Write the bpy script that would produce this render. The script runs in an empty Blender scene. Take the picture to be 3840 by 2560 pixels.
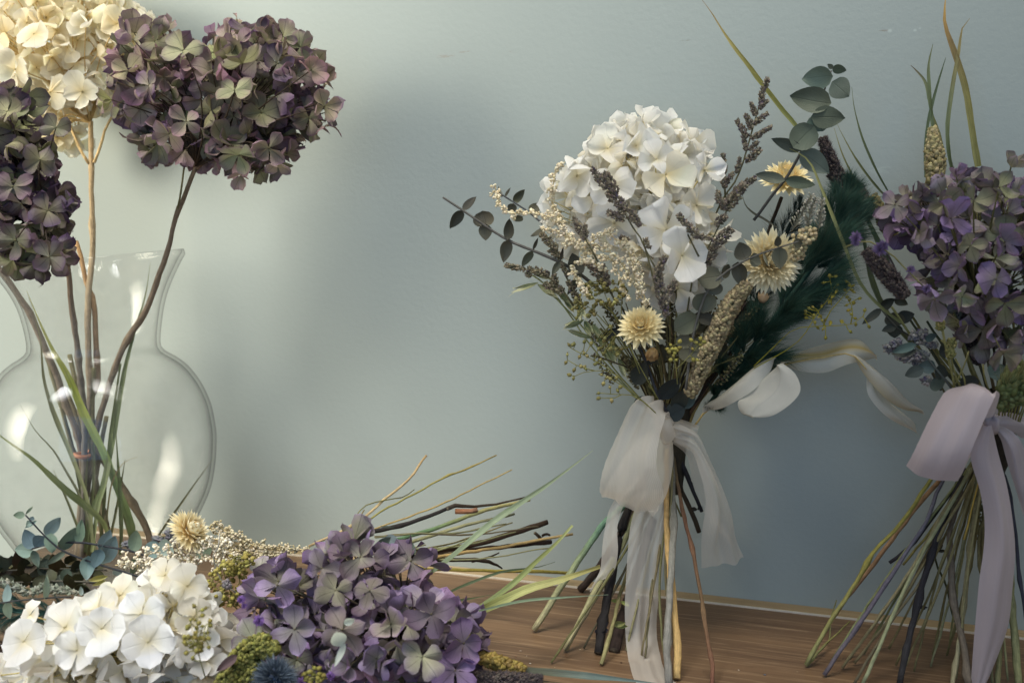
import bpy, math, random
import numpy as np
from mathutils import Vector as V

rnd = random.Random(11)
sc = bpy.context.scene
COL = bpy.context.collection
PI = math.pi

# ------------------------------------------------------------------ camera frame
H = 0.26                      # eye above the table
FPX = 3733.0                  # focal length in photo pixels (35 mm lens)
PITCH = math.atan((1280 - 830) / FPX)
cP, sP = math.cos(PITCH), math.sin(PITCH)
CAM = V((0, 0, H))
FW, UP, RT = V((0, cP, -sP)), V((0, sP, cP)), V((1, 0, 0))

def ray(px, py):
    return FW + RT * ((px - 1920) / FPX) + UP * ((1280 - py) / FPX)
def P(px, py, Y):             # the point of that sight line Y metres in front of the eye
    r = ray(px, py)
    return CAM + r * (Y / r.y)
def T(px, py, z=0.0):         # where it meets the table
    r = ray(px, py)
    return CAM + r * ((z - H) / r.z)
A_, B_ = T(950, 2040), T(3640, 2343)
WD = (B_ - A_).normalized()                   # along the wall
WN = V((WD.y, -WD.x, 0))                      # out of the wall, into the room
if WN.y > 0: WN = -WN
def W(px, py, off):           # the point off metres in front of the wall
    r = ray(px, py)
    q = A_ + WN * off
    return CAM + r * ((q - CAM).dot(WN) / r.dot(WN))
def scale_at(p):              # metres per photo pixel there
    return (p - CAM).dot(FW) / FPX

def Z(ox, oy, s):
    return lambda pts: [(ox + p[0] / s, oy + p[1] / s) + tuple(p[2:]) for p in pts]
zA = Z(0, 0, 1.668); zB = Z(0, 900, 1.96); z3 = Z(0, 1600, 1.633); zL = Z(0, 1850, 2.6133)
zS = Z(800, 1600, 1.568); z6 = Z(800, 2200, 4.356)
z1 = Z(1600, 350, 1.96); z2 = Z(2500, 0, 1.96); zC = Z(2000, 900, 1.96); zD = Z(1900, 1450, 1.4127)
zM = Z(2700, 700, 2.6133); zR = Z(3000, 500, 1.568); zG = Z(3300, 0, 2.24); zE = Z(3200, 1100, 2.614)
zQ = Z(2900, 1400, 1.352)

# ------------------------------------------------------------------ colour helpers
def lin(r, g, b):
    f = lambda c: (c / 255 / 12.92) if c / 255 <= 0.04045 else ((c / 255 + 0.055) / 1.055) ** 2.4
    return (f(r), f(g), f(b))
def mixc(a, b, t):
    return tuple(a[i] + (b[i] - a[i]) * t for i in range(3))
def vary(c, k):
    f = 1 + rnd.uniform(-k, k)
    return tuple(max(0, x * f * (1 + rnd.uniform(-k, k) * .3)) for x in c)

# ------------------------------------------------------------------ materials
def new_mat(name):
    m = bpy.data.materials.new(name); m.use_nodes = True
    nt = m.node_tree; nt.nodes.clear()
    out = nt.nodes.new('ShaderNodeOutputMaterial')
    return m, nt, out
def N(nt, t, **kw):
    n = nt.nodes.new(t)
    for k, v in kw.items():
        if k in n.inputs: n.inputs[k].default_value = v
        else: setattr(n, k, v)
    return n
def L(nt, a, b): nt.links.new(a, b)
def math_(nt, op, a, b=None, clamp=False):
    n = nt.nodes.new('ShaderNodeMath'); n.operation = op; n.use_clamp = clamp
    for i, x in enumerate((a, b)):
        if x is None: continue
        if isinstance(x, (int, float)): n.inputs[i].default_value = x
        else: L(nt, x, n.inputs[i])
    return n.outputs[0]
def mult_col(nt, col, fac_socket):
    n = nt.nodes.new('ShaderNodeVectorMath'); n.operation = 'SCALE'
    L(nt, col, n.inputs[0]); L(nt, fac_socket, n.inputs['Scale'])
    return n.outputs[0]

def organic(name, transl=0.0, rough=0.6, vein=0.0, veinfreq=9.0, nscale=180.0, namp=0.25, bump=0.15, spec=0.3, streak=False, sheen=0.0):
    m, nt, out = new_mat(name)
    at = N(nt, 'ShaderNodeAttribute', attribute_name='Col')
    geo = N(nt, 'ShaderNodeTexCoord')
    nz = N(nt, 'ShaderNodeTexNoise', Scale=nscale, Detail=4.0)
    L(nt, geo.outputs['Object'], nz.inputs['Vector'])
    f = math_(nt, 'MULTIPLY_ADD', nz.outputs['Fac'], 2 * namp); f.node.inputs[2].default_value = 1 - namp
    height = nz.outputs['Fac']
    if vein or streak:
        uv = N(nt, 'ShaderNodeSeparateXYZ'); L(nt, geo.outputs['UV'], uv.inputs[0])
    if vein:
        au = math_(nt, 'ABSOLUTE', math_(nt, 'SUBTRACT', uv.outputs[0], 0.5))
        ph = math_(nt, 'SUBTRACT', math_(nt, 'MULTIPLY', uv.outputs[1], veinfreq), math_(nt, 'MULTIPLY', au, veinfreq * 1.5))
        ph = math_(nt, 'ADD', ph, math_(nt, 'MULTIPLY', nz.outputs['Fac'], 0.8))
        sn = math_(nt, 'ABSOLUTE', math_(nt, 'SINE', math_(nt, 'MULTIPLY', ph, PI)))
        side = math_(nt, 'SUBTRACT', 1.0, math_(nt, 'MULTIPLY', sn, 5.0), clamp=True)
        mid = math_(nt, 'SUBTRACT', 1.0, math_(nt, 'MULTIPLY', au, 26.0), clamp=True)
        vv = math_(nt, 'MAXIMUM', math_(nt, 'MULTIPLY', side, 0.65), mid)
        f = math_(nt, 'MULTIPLY', f, math_(nt, 'SUBTRACT', 1.0, math_(nt, 'MULTIPLY', vv, vein)))
        height = math_(nt, 'SUBTRACT', nz.outputs['Fac'], vv)
    if streak:
        mp = N(nt, 'ShaderNodeCombineXYZ')
        L(nt, math_(nt, 'MULTIPLY', uv.outputs[0], 14.0), mp.inputs[0]); L(nt, math_(nt, 'MULTIPLY', uv.outputs[1], 5.0), mp.inputs[1])
        L(nt, nz.outputs['Fac'], mp.inputs[2])
        n2 = N(nt, 'ShaderNodeTexNoise', Scale=1.0, Detail=5.0, Roughness=0.7); L(nt, mp.outputs[0], n2.inputs['Vector'])
        k = math_(nt, 'MULTIPLY_ADD', n2.outputs['Fac'], 2.0); k.node.inputs[2].default_value = 0.02
        f = math_(nt, 'MULTIPLY', f, k); height = n2.outputs['Fac']
    col = mult_col(nt, at.outputs['Color'], f)
    b = N(nt, 'ShaderNodeBsdfPrincipled', Roughness=rough)
    b.inputs['Specular IOR Level'].default_value = spec
    b.inputs['Sheen Weight'].default_value = sheen
    L(nt, col, b.inputs['Base Color'])
    bp = N(nt, 'ShaderNodeBump', Strength=bump, Distance=0.0006); L(nt, height, bp.inputs['Height'])
    L(nt, bp.outputs[0], b.inputs['Normal'])
    sh = b.outputs[0]
    if transl:
        tr = N(nt, 'ShaderNodeBsdfTranslucent'); L(nt, col, tr.inputs['Color'])
        mx = N(nt, 'ShaderNodeMixShader'); mx.inputs[0].default_value = transl
        L(nt, sh, mx.inputs[1]); L(nt, tr.outputs[0], mx.inputs[2]); sh = mx.outputs[0]
    L(nt, sh, out.inputs[0])
    return m

M = {}
M['white_petal'] = organic('white_petal', transl=0.5, rough=0.55, vein=0.045, veinfreq=6, namp=0.05, bump=0.4, spec=0.25)
M['purple_petal'] = organic('purple_petal', transl=0.26, rough=0.6, vein=0.5, veinfreq=5, nscale=260, namp=0.2, bump=0.3, spec=0.25)
M['straw_petal'] = organic('straw_petal', transl=0.25, rough=0.35, vein=0.06, veinfreq=2, namp=0.06, bump=0.15, spec=0.5)
M['leaf'] = organic('eucalyptus_leaf', transl=0.06, rough=0.6, vein=0.14, veinfreq=6, nscale=75, namp=0.5, bump=0.35, spec=0.3)
M['bleached_leaf'] = organic('bleached_leaf', transl=0.35, rough=0.5, vein=0.06, veinfreq=9, namp=0.06, bump=0.2)
M['blade'] = organic('grass_blade', transl=0.15, rough=0.55, nscale=120, namp=0.2, streak=True, bump=0.25)
M['stem'] = organic('dry_stem', rough=0.8, nscale=320, namp=0.4, streak=True, bump=0.8, spec=0.2)
M['crumb'] = organic('dry_blossom', transl=0.1, rough=0.8, nscale=400, namp=0.25, bump=0.2, spec=0.15)
M['seed'] = organic('seed_head', rough=0.6, nscale=500, namp=0.3, bump=0.2, spec=0.25)
M['hair'] = organic('plume_hair', transl=0.2, rough=0.5, nscale=60, namp=0.35, bump=0.0, spec=0.4)

def ribbon_mat(name, col, alpha, freq=2600.0):
    m, nt, out = new_mat(name)
    tc = N(nt, 'ShaderNodeTexCoord')
    uv = N(nt, 'ShaderNodeSeparateXYZ'); L(nt, tc.outputs['UV'], uv.inputs[0])
    w1 = math_(nt, 'ABSOLUTE', math_(nt, 'SINE', math_(nt, 'MULTIPLY', uv.outputs[0], 150.0)))
    nz = N(nt, 'ShaderNodeTexNoise', Scale=70.0, Detail=5.0); L(nt, tc.outputs['Object'], nz.inputs['Vector'])
    mp = N(nt, 'ShaderNodeCombineXYZ')
    L(nt, math_(nt, 'MULTIPLY', uv.outputs[0], 16.0), mp.inputs[0]); L(nt, math_(nt, 'MULTIPLY', uv.outputs[1], 1.5), mp.inputs[1])
    n2 = N(nt, 'ShaderNodeTexNoise', Scale=1.0, Detail=3.0); L(nt, mp.outputs[0], n2.inputs['Vector'])
    h = math_(nt, 'ADD', math_(nt, 'MULTIPLY', n2.outputs['Fac'], 0.7), math_(nt, 'MULTIPLY', w1, 0.10))
    bp = N(nt, 'ShaderNodeBump', Strength=0.3, Distance=0.0015); L(nt, h, bp.inputs['Height'])
    f = math_(nt, 'MULTIPLY_ADD', n2.outputs['Fac'], 0.12); f.node.inputs[2].default_value = 0.94
    rgb = N(nt, 'ShaderNodeRGB'); rgb.outputs[0].default_value = (*col, 1)
    c = mult_col(nt, rgb.outputs[0], f)
    b = N(nt, 'ShaderNodeBsdfPrincipled', Roughness=0.5); L(nt, c, b.inputs['Base Color']); L(nt, bp.outputs[0], b.inputs['Normal'])
    b.inputs['Sheen Weight'].default_value = 0.3
    tr = N(nt, 'ShaderNodeBsdfTranslucent'); L(nt, c, tr.inputs['Color'])
    mx = N(nt, 'ShaderNodeMixShader'); mx.inputs[0].default_value = 0.35
    L(nt, b.outputs[0], mx.inputs[1]); L(nt, tr.outputs[0], mx.inputs[2])
    tp = N(nt, 'ShaderNodeBsdfTransparent')
    m2 = N(nt, 'ShaderNodeMixShader')
    a = math_(nt, 'MULTIPLY_ADD', w1, 0.10); a.node.inputs[2].default_value = alpha - 0.05
    L(nt, a, m2.inputs[0]); L(nt, tp.outputs[0], m2.inputs[1]); L(nt, mx.outputs[0], m2.inputs[2])
    L(nt, m2.outputs[0], out.inputs[0])
    return m
M['cream_ribbon'] = ribbon_mat('sheer_cream_ribbon', lin(234, 226, 212), 0.52)
M['mauve_ribbon'] = ribbon_mat('mauve_ribbon', lin(192, 178, 180), 0.97)

def glass_mat():
    m, nt, out = new_mat('clear_glass')
    lw = N(nt, 'ShaderNodeLayerWeight', Blend=0.5)
    # light crosses more glass where the wall is seen edge on
    p4 = math_(nt, 'POWER', lw.outputs['Facing'], 6.0)
    d = math_(nt, 'SUBTRACT', 0.992, math_(nt, 'MULTIPLY', p4, 0.55))
    cc = N(nt, 'ShaderNodeCombineXYZ')
    L(nt, d, cc.inputs[0]); L(nt, d, cc.inputs[1]); L(nt, d, cc.inputs[2])
    tp = N(nt, 'ShaderNodeBsdfTransparent'); L(nt, cc.outputs[0], tp.inputs[0])
    tc = N(nt, 'ShaderNodeTexCoord')
    nz = N(nt, 'ShaderNodeTexNoise', Scale=14.0, Detail=1.0); L(nt, tc.outputs['Object'], nz.inputs['Vector'])
    bp = N(nt, 'ShaderNodeBump', Strength=0.08, Distance=0.004); L(nt, nz.outputs['Fac'], bp.inputs['Height'])
    gl = N(nt, 'ShaderNodeBsdfGlossy', Roughness=0.04); L(nt, bp.outputs[0], gl.inputs['Normal'])
    fr = math_(nt, 'MULTIPLY_ADD', p4, 0.35); fr.node.inputs[2].default_value = 0.02
    mx = N(nt, 'ShaderNodeMixShader'); L(nt, fr, mx.inputs[0]); L(nt, tp.outputs[0], mx.inputs[1]); L(nt, gl.outputs[0], mx.inputs[2])
    df = N(nt, 'ShaderNodeBsdfDiffuse'); df.inputs[0].default_value = (0.5, 0.5, 0.46, 1)      # dust film
    n2 = N(nt, 'ShaderNodeTexNoise', Scale=60.0, Detail=6.0); L(nt, tc.outputs['Object'], n2.inputs['Vector'])
    k = math_(nt, 'MULTIPLY', math_(nt, 'POWER', n2.outputs['Fac'], 3.0), 0.16)
    m3 = N(nt, 'ShaderNodeMixShader'); L(nt, k, m3.inputs[0]); L(nt, mx.outputs[0], m3.inputs[1]); L(nt, df.outputs[0], m3.inputs[2])
    L(nt, m3.outputs[0], out.inputs[0])
    return m
M['glass'] = glass_mat()

def wall_mat():
    m, nt, out = new_mat('sage_wall_paint')
    tc = N(nt, 'ShaderNodeTexCoord')
    nz = N(nt, 'ShaderNodeTexNoise', Scale=260.0, Detail=4.0, Roughness=0.6); L(nt, tc.outputs['Object'], nz.inputs['Vector'])
    big = N(nt, 'ShaderNodeTexNoise', Scale=9.0, Detail=3.0); L(nt, tc.outputs['Object'], big.inputs['Vector'])
    base = lin(147, 156, 153)
    f = math_(nt, 'MULTIPLY_ADD', big.outputs['Fac'], 0.08); f.node.inputs[2].default_value = 0.96
    rgb = N(nt, 'ShaderNodeRGB'); rgb.outputs[0].default_value = (*base, 1)
    col = mult_col(nt, rgb.outputs[0], f)
    # scuffs and paint chips of the wall, each at its own place
    wn = N(nt, 'ShaderNodeTexNoise', Scale=420.0, Detail=5.0, Roughness=0.7); wm = N(nt, 'ShaderNodeMapping')
    wm.inputs['Scale'].default_value = (0.35, 1, 1.6); L(nt, tc.outputs['Object'], wm.inputs[0]); L(nt, wm.outputs[0], wn.inputs['Vector'])
    def spot(px, py, sx, sz, thr, c):
        nonlocal col
        p = W(px, py, 0); u = (p - A_).dot(WD)
        sx_ = N(nt, 'ShaderNodeSeparateXYZ'); L(nt, tc.outputs['Object'], sx_.inputs[0])
        dx = math_(nt, 'DIVIDE', math_(nt, 'SUBTRACT', sx_.outputs[0], u), sx)
        dz = math_(nt, 'DIVIDE', math_(nt, 'SUBTRACT', sx_.outputs[2], p.z), sz)
        r = math_(nt, 'SQRT', math_(nt, 'ADD', math_(nt, 'POWER', dx, 2.0), math_(nt, 'POWER', dz, 2.0)))
        e = math_(nt, 'SUBTRACT', 1.0, r, clamp=True)
        k = math_(nt, 'MULTIPLY', math_(nt, 'SUBTRACT', math_(nt, 'MULTIPLY', wn.outputs['Fac'], math_(nt, 'ADD', e, 0.25)), thr, clamp=True), 5.0, clamp=True)
        k = math_(nt, 'MULTIPLY', k, math_(nt, 'GREATER_THAN', e, 0.0))
        mx = N(nt, 'ShaderNodeMix', data_type='RGBA'); L(nt, k, mx.inputs['Factor'])
        L(nt, col, mx.inputs[6]); mx.inputs[7].default_value = (*c, 1); col = mx.outputs[2]
    spot(1668, 212, .020, .0026, .44, lin(138, 132, 122))
    spot(1740, 195, .016, .0018, .48, lin(138, 134, 126))
    spot(1915, 195, .008, .0024, .48, lin(140, 140, 132))
    spot(2580, 152, .012, .0014, .44, lin(134, 134, 126))
    spot(3315, 117, .010, .0018, .44, lin(134, 132, 124))
    spot(3337, 118, .0028, .0022, .34, lin(166, 176, 172))
    spot(3432, 114, .0022, .0016, .34, lin(166, 176, 172))
    spot(3450, 106, .0022, .0016, .34, lin(166, 176, 172))
    spot(3300, 640, .018, .010, .46, lin(158, 168, 164))
    b = N(nt, 'ShaderNodeBsdfPrincipled', Roughness=0.55); L(nt, col, b.inputs['Base Color'])
    b.inputs['Specular IOR Level'].default_value = 0.25
    bp = N(nt, 'ShaderNodeBump', Strength=0.28, Distance=0.0007); L(nt, nz.outputs['Fac'], bp.inputs['Height']); L(nt, bp.outputs[0], b.inputs['Normal'])
    L(nt, b.outputs[0], out.inputs[0])
    return m
M['wall'] = wall_mat()

def wood_mat(name, dark, light, streak, rough=0.45):
    m, nt, out = new_mat(name)
    tc = N(nt, 'ShaderNodeTexCoord')
    mp = N(nt, 'ShaderNodeMapping'); mp.inputs['Scale'].default_value = (16.0, 420.0, 60.0); L(nt, tc.outputs['Object'], mp.inputs[0])
    n1 = N(nt, 'ShaderNodeTexNoise', Scale=1.0, Detail=6.0, Roughness=0.6, Distortion=0.6); L(nt, mp.outputs[0], n1.inputs['Vector'])
    m2 = N(nt, 'ShaderNodeMapping'); m2.inputs['Scale'].default_value = (2.5, 40.0, 20.0); L(nt, tc.outputs['Object'], m2.inputs[0])
    n2 = N(nt, 'ShaderNodeTexNoise', Scale=1.0, Detail=3.0); L(nt, m2.outputs[0], n2.inputs['Vector'])
    cr = N(nt, 'ShaderNodeValToRGB'); L(nt, n2.outputs['Fac'], cr.inputs[0])
    cr.color_ramp.elements[0].position = 0.3; cr.color_ramp.elements[0].color = (*dark, 1)
    cr.color_ramp.elements[1].position = 0.7; cr.color_ramp.elements[1].color = (*light, 1)
    k = math_(nt, 'MULTIPLY', math_(nt, 'SUBTRACT', n1.outputs['Fac'], 0.52, clamp=True), 4.5, clamp=True)
    mx = N(nt, 'ShaderNodeMix', data_type='RGBA'); L(nt, k, mx.inputs['Factor']); L(nt, cr.outputs[0], mx.inputs[6]); mx.inputs[7].default_value = (*streak, 1)
    d = math_(nt, 'SUBTRACT', 1.0, math_(nt, 'MULTIPLY', math_(nt, 'SUBTRACT', 0.42, n1.outputs['Fac'], clamp=True), 3.0))
    col = mult_col(nt, mx.outputs[2], d)
    b = N(nt, 'ShaderNodeBsdfPrincipled', Roughness=rough); L(nt, col, b.inputs['Base Color'])
    b.inputs['Specular IOR Level'].default_value = 0.35
    bp = N(nt, 'ShaderNodeBump', Strength=0.12, Distance=0.0005); L(nt, n1.outputs['Fac'], bp.inputs['Height']); L(nt, bp.outputs[0], b.inputs['Normal'])
    L(nt, b.outputs[0], out.inputs[0])
    return m
M['table'] = wood_mat('brown_wood_grain', lin(90, 68, 49), lin(116, 90, 64), lin(150, 124, 94))
M['ledge'] = wood_mat('pale_oak', lin(142, 120, 88), lin(160, 138, 102), lin(170, 150, 118), 0.55)
def plain(name, col, rough=0.5):
    m, nt, out = new_mat(name)
    tc = N(nt, 'ShaderNodeTexCoord'); nz = N(nt, 'ShaderNodeTexNoise', Scale=300.0); L(nt, tc.outputs['Object'], nz.inputs['Vector'])
    f = math_(nt, 'MULTIPLY_ADD', nz.outputs['Fac'], 0.3); f.node.inputs[2].default_value = 0.85
    rgb = N(nt, 'ShaderNodeRGB'); rgb.outputs[0].default_value = (*col, 1)
    b = N(nt, 'ShaderNodeBsdfPrincipled', Roughness=rough); L(nt, mult_col(nt, rgb.outputs[0], f), b.inputs['Base Color'])
    L(nt, b.outputs[0], out.inputs[0]); return m
M['band'] = plain('orange_rubber', lin(172, 112, 72))
M['edge'] = plain('pale_edge_band', lin(200, 190, 172))

# ------------------------------------------------------------------ mesh building
class MB:
    def __init__(s): s.v = []; s.f = []; s.c = []; s.uv = []
    def vert(s, p, c=(.5, .5, .5), uv=(.5, .5)):
        s.v.append((p[0], p[1], p[2])); s.c.append((c[0], c[1], c[2], 1.0)); s.uv.append(uv); return len(s.v) - 1
    def grid(s, rows, closed=False):
        for a, b in zip(rows[:-1], rows[1:]):
            n = len(a)
            for i in range(n if closed else n - 1):
                j = (i + 1) % n
                s.f.append((a[i], a[j], b[j], b[i]))
    def build(s, name, mat, parent=None, smooth=True, origin=None):
        o3 = V(origin) if origin is not None else V((0, 0, 0))
        if parent is not None and origin is None:
            o3 = V((0, 0, 0))
        me = bpy.data.meshes.new(name)
        vs = [(x - o3.x, y - o3.y, z - o3.z) for x, y, z in s.v]
        me.from_pydata(vs, [], s.f)
        ca = me.color_attributes.new('Col', 'FLOAT_COLOR', 'POINT')
        ca.data.foreach_set('color', np.array(s.c, dtype=np.float32).ravel())
        ul = me.uv_layers.new(name='UVMap')
        li = np.empty(len(me.loops), dtype=np.int32); me.loops.foreach_get('vertex_index', li)
        ul.data.foreach_set('uv', np.array(s.uv, dtype=np.float32)[li].ravel())
        me.polygons.foreach_set('use_smooth', [smooth] * len(me.polygons))
        me.materials.append(mat); me.update()
        o = bpy.data.objects.new(name, me); COL.objects.link(o)
        if parent is not None:
            o.parent = parent
            o.matrix_parent_inverse = parent.matrix_world.inverted() if False else o.matrix_parent_inverse
            # children hold world coordinates less the parent's origin
            o.location = o3 - world_loc(parent)
            o['_w'] = tuple(o3)
        else:
            o.location = o3; o['_w'] = tuple(o3)
        return o
def world_loc(o):
    return V(o['_w'])
def empty(name, loc, label, cat, group=None):
    o = bpy.data.objects.new(name, None); COL.objects.link(o)
    o.empty_display_size = 0.02
    o.location = loc; o['_w'] = tuple(loc); tag(o, label, cat, group); return o
def tag(o, label, cat, group=None):
    o['label'] = label; o['category'] = cat
    if group: o['group'] = group
def structure(o): o['kind'] = 'structure'; return o

def smooth_path(pts, n):
    pts = [V(p) for p in pts]
    if len(pts) == 2: return [pts[0].lerp(pts[1], i / (n - 1)) for i in range(n)]
    ext = [pts[0] * 2 - pts[1]] + pts + [pts[-1] * 2 - pts[-2]]
    seg = len(pts) - 1; out = []
    # uniform in chord length
    ln = [(pts[i + 1] - pts[i]).length for i in range(seg)]; tot = sum(ln) or 1e-9
    cum = [0]
    for l in ln: cum.append(cum[-1] + l)
    for i in range(n):
        t = tot * i / (n - 1)
        k = 0
        while k < seg - 1 and t > cum[k + 1]: k += 1
        u = (t - cum[k]) / (ln[k] or 1e-9)
        a, b, c, d = ext[k], ext[k + 1], ext[k + 2], ext[k + 3]
        out.append(0.5 * ((2 * b) + (c - a) * u + (2 * a - 5 * b + 4 * c - d) * u * u + (3 * b - a - 3 * c + d) * u ** 3))
    return out
def interp(lst, t):
    if not isinstance(lst, (list, tuple)): return lst
    x = t * (len(lst) - 1); k = min(int(x), len(lst) - 2) if len(lst) > 1 else 0
    if len(lst) == 1: return lst[0]
    u = x - k; a, b = lst[k], lst[k + 1]
    if isinstance(a, (tuple, list)): return mixc(a, b, u)
    return a + (b - a) * u

def tube(mb, pts, rad, cols, n=7, steps=None, nodes=(), wob=0.0):
    """tapered stem along pts; rad number or list; nodes = swollen joints at (t, factor)"""
    ln = sum((V(pts[i + 1]) - V(pts[i])).length for i in range(len(pts) - 1))
    steps = steps or max(4, min(40, int(ln / 0.006)))
    path = smooth_path(pts, steps)
    if isinstance(cols[0], (int, float)): cols = [cols]
    rows = []; ref = V((0.3, 0.5, 0.8)).normalized(); acc = 0
    for i, p in enumerate(path):
        t = i / (steps - 1)
        tg = (path[min(i + 1, steps - 1)] - path[max(i - 1, 0)]).normalized()
        s = tg.cross(ref)
        if s.length < 1e-4: s = tg.cross(V((1, 0, 0)))
        s.normalize(); q = tg.cross(s).normalized(); ref = q.cross(tg) * -1 if False else ref
        r = interp(rad, t)
        for (tn, fc) in nodes: r *= 1 + (fc - 1) * math.exp(-((t - tn) * ln / 0.0035) ** 2)
        c = interp(cols, t)
        if wob: p = p + V((rnd.uniform(-1, 1), rnd.uniform(-1, 1), rnd.uniform(-1, 1))) * wob
        row = []
        for k in range(n):
            a = 2 * PI * k / n; rr = r * (1 + rnd.uniform(-.08, .08))
            row.append(mb.vert(p + s * (math.cos(a) * rr) + q * (math.sin(a) * rr), c, (k / n * (1 if k < n else 0), t * ln / 0.05)))
        rows.append(row)
    mb.grid(rows, closed=True)
    for row, rev in ((rows[0], True), (rows[-1], False)):
        c0 = interp(cols, 0 if rev else 1)
        ctr = sum((V(mb.v[i]) for i in row), V((0, 0, 0))) / n
        ci = mb.vert(ctr, vary(mixc(c0, (.5, .42, .28), .35), .1))
        for k in range(n):
            a, b = row[k], row[(k + 1) % n]
            mb.f.append((b, a, ci) if rev else (a, b, ci))
def pxtube(mb, pts3, wpx, cols, **kw):
    """radius given as photo width in pixels at each point's distance"""
    sc_ = [scale_at(V(p)) for p in pts3]; s = sum(sc_) / len(sc_)
    rad = [w * s / 2 for w in wpx] if isinstance(wpx, (list, tuple)) else wpx * s / 2
    tube(mb, pts3, rad, cols, **kw)

def hprof(v):      # hydrangea sepal outline
    if v < 0.58: x = v / 0.58; return 0.10 + 0.90 * (x * x * (3 - 2 * x)) ** 0.8
    x = (v - 0.58) / 0.42; return math.sqrt(max(0.0, 1 - x * x)) ** 0.9
def oprof(v):      # ovate leaf, pointed
    return (math.sin(PI * min(1, v ** 0.75)) ** 0.75) if 0 < v < 1 else 0.02
def rprof(v):      # round leaf
    return max(0.03, math.sqrt(max(0, 1 - (2 * v - 1) ** 2)) * (1 - .12 * v))
def lprof(v):      # lance leaf
    return max(0.02, math.sin(PI * v) ** 0.9 * (1.1 - 0.25 * v))
def sprof(v):      # strawflower bract
    return (0.35 + 0.65 * math.sin(PI * min(1, v * .9))) * (1 - v ** 3.5) + 0.01

def petal(mb, o, d, n, Ln, Wd, cols, prof=hprof, curl=0.1, cup=0.15, wav=0.0, nu=5, nv=6, edge=None, twist=0.0, notch=0.0, fold=0.0, rag=0.0):
    """a thin curved leaf or petal from o along d, facing n; cols = base..tip; edge = rim colour"""
    d = d.normalized(); n = (n - d * n.dot(d)).normalized(); s = d.cross(n)
    if isinstance(cols[0], (int, float)): cols = [cols, cols]
    rows = []; ph = rnd.uniform(0, 6.28); ph2 = rnd.uniform(0, 6.28); asym = rnd.uniform(-.08, .08)
    for i in range(nv):
        v = i / (nv - 1); w = prof(v) * Wd / 2 * (1 + rag * rnd.uniform(-1, 1))
        row = []
        tw = twist * v
        sv = s * math.cos(tw) + n * math.sin(tw); nn = n * math.cos(tw) - s * math.sin(tw)
        for j in range(nu):
            u = 2 * j / (nu - 1) - 1
            z = curl * Ln * v * v - cup * w * (1 - u * u) + fold * w * abs(u) + wav * Ln * v * abs(u) * math.sin(4.2 * v + ph + 2.1 * u) + wav * .6 * Ln * v * math.sin(2.5 * u + ph2)
            lng = v * (1 - abs(curl) * 0.3 * v) - notch * (1 - abs(u)) * max(0, v - .8)
            p = o + d * (Ln * lng) + sv * (w * (u + asym * v)) + nn * z
            c = interp(cols, v)
            if edge: c = mixc(c, edge, min(1, abs(u) ** 2 * .75 * v + max(0, v - .75) * 1.6))
            row.append(mb.vert(p, c, ((u + 1) / 2, v)))
        rows.append(row)
    mb.grid(rows)

def ortho(n):
    n = n.normalized()
    a = V((0, 0, 1)) if abs(n.z) < .9 else V((1, 0, 0))
    t = n.cross(a).normalized(); return t, n.cross(t).normalized()

OCT = ([(1, 0, 0), (-1, 0, 0), (0, 1, 0), (0, -1, 0), (0, 0, 1), (0, 0, -1)],
       [(0, 2, 4), (2, 1, 4), (1, 3, 4), (3, 0, 4), (2, 0, 5), (1, 2, 5), (3, 1, 5), (0, 3, 5)])
_g = (1 + 5 ** .5) / 2
ICO = ([tuple(V(p).normalized()) for p in [(-1, _g, 0), (1, _g, 0), (-1, -_g, 0), (1, -_g, 0), (0, -1, _g), (0, 1, _g), (0, -1, -_g), (0, 1, -_g), (_g, 0, -1), (_g, 0, 1), (-_g, 0, -1), (-_g, 0, 1)]],
       [(0, 11, 5), (0, 5, 1), (0, 1, 7), (0, 7, 10), (0, 10, 11), (1, 5, 9), (5, 11, 4), (11, 10, 2), (10, 7, 6), (7, 1, 8), (3, 9, 4), (3, 4, 2), (3, 2, 6), (3, 6, 8), (3, 8, 9), (4, 9, 5), (2, 4, 11), (6, 2, 10), (8, 6, 7), (9, 8, 1)])
def bit(mb, p, r, axis, el, col, shape=OCT, tip=None):
    """a small bud or seed: el = length over width along axis"""
    t, q = ortho(axis); a = axis.normalized()
    base = len(mb.v)
    for (x, y, z) in shape[0]:
        c = col if tip is None or z < .3 else tip
        k = 1 + rnd.uniform(-.15, .15)
        mb.vert(p + (t * x + q * y) * (r * k) + a * (z * r * el), c)
    for f in shape[1]: mb.f.append(tuple(base + i for i in f))

def spike(mb, pts, rad, n, size, el, cols, shape=OCT, tipcols=None, tipprob=0.0, lean=0.7, prof=None, fill=0.35):
    """n buds packed round a stalk that runs along pts (base to tip)"""
    path = smooth_path(pts, 24)
    for i in range(n):
        t = (i + rnd.random()) / n
        x = t * 23; k = min(int(x), 22); p = path[k].lerp(path[k + 1], x - k)
        tg = (path[k + 1] - path[k]).normalized(); a, b = ortho(tg)
        th = i * 2.39996 + rnd.uniform(-.5, .5)
        rd = a * math.cos(th) + b * math.sin(th)
        R = interp(rad, t) * (prof(t) if prof else (0.55 + 0.45 * math.sin(PI * min(1, t * .85 + .1))))
        R *= math.sqrt(rnd.uniform(fill, 1))
        ax = (rd * lean + tg * (1 - lean) + V((rnd.uniform(-.3, .3), rnd.uniform(-.3, .3), rnd.uniform(-.3, .3)))).normalized()
        c = vary(rnd.choice(cols), .18)
        tp = rnd.choice(tipcols) if tipcols and rnd.random() < tipprob else None
        bit(mb, p + rd * R, size * rnd.uniform(.7, 1.3), ax, el, c, shape, tp)

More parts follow.
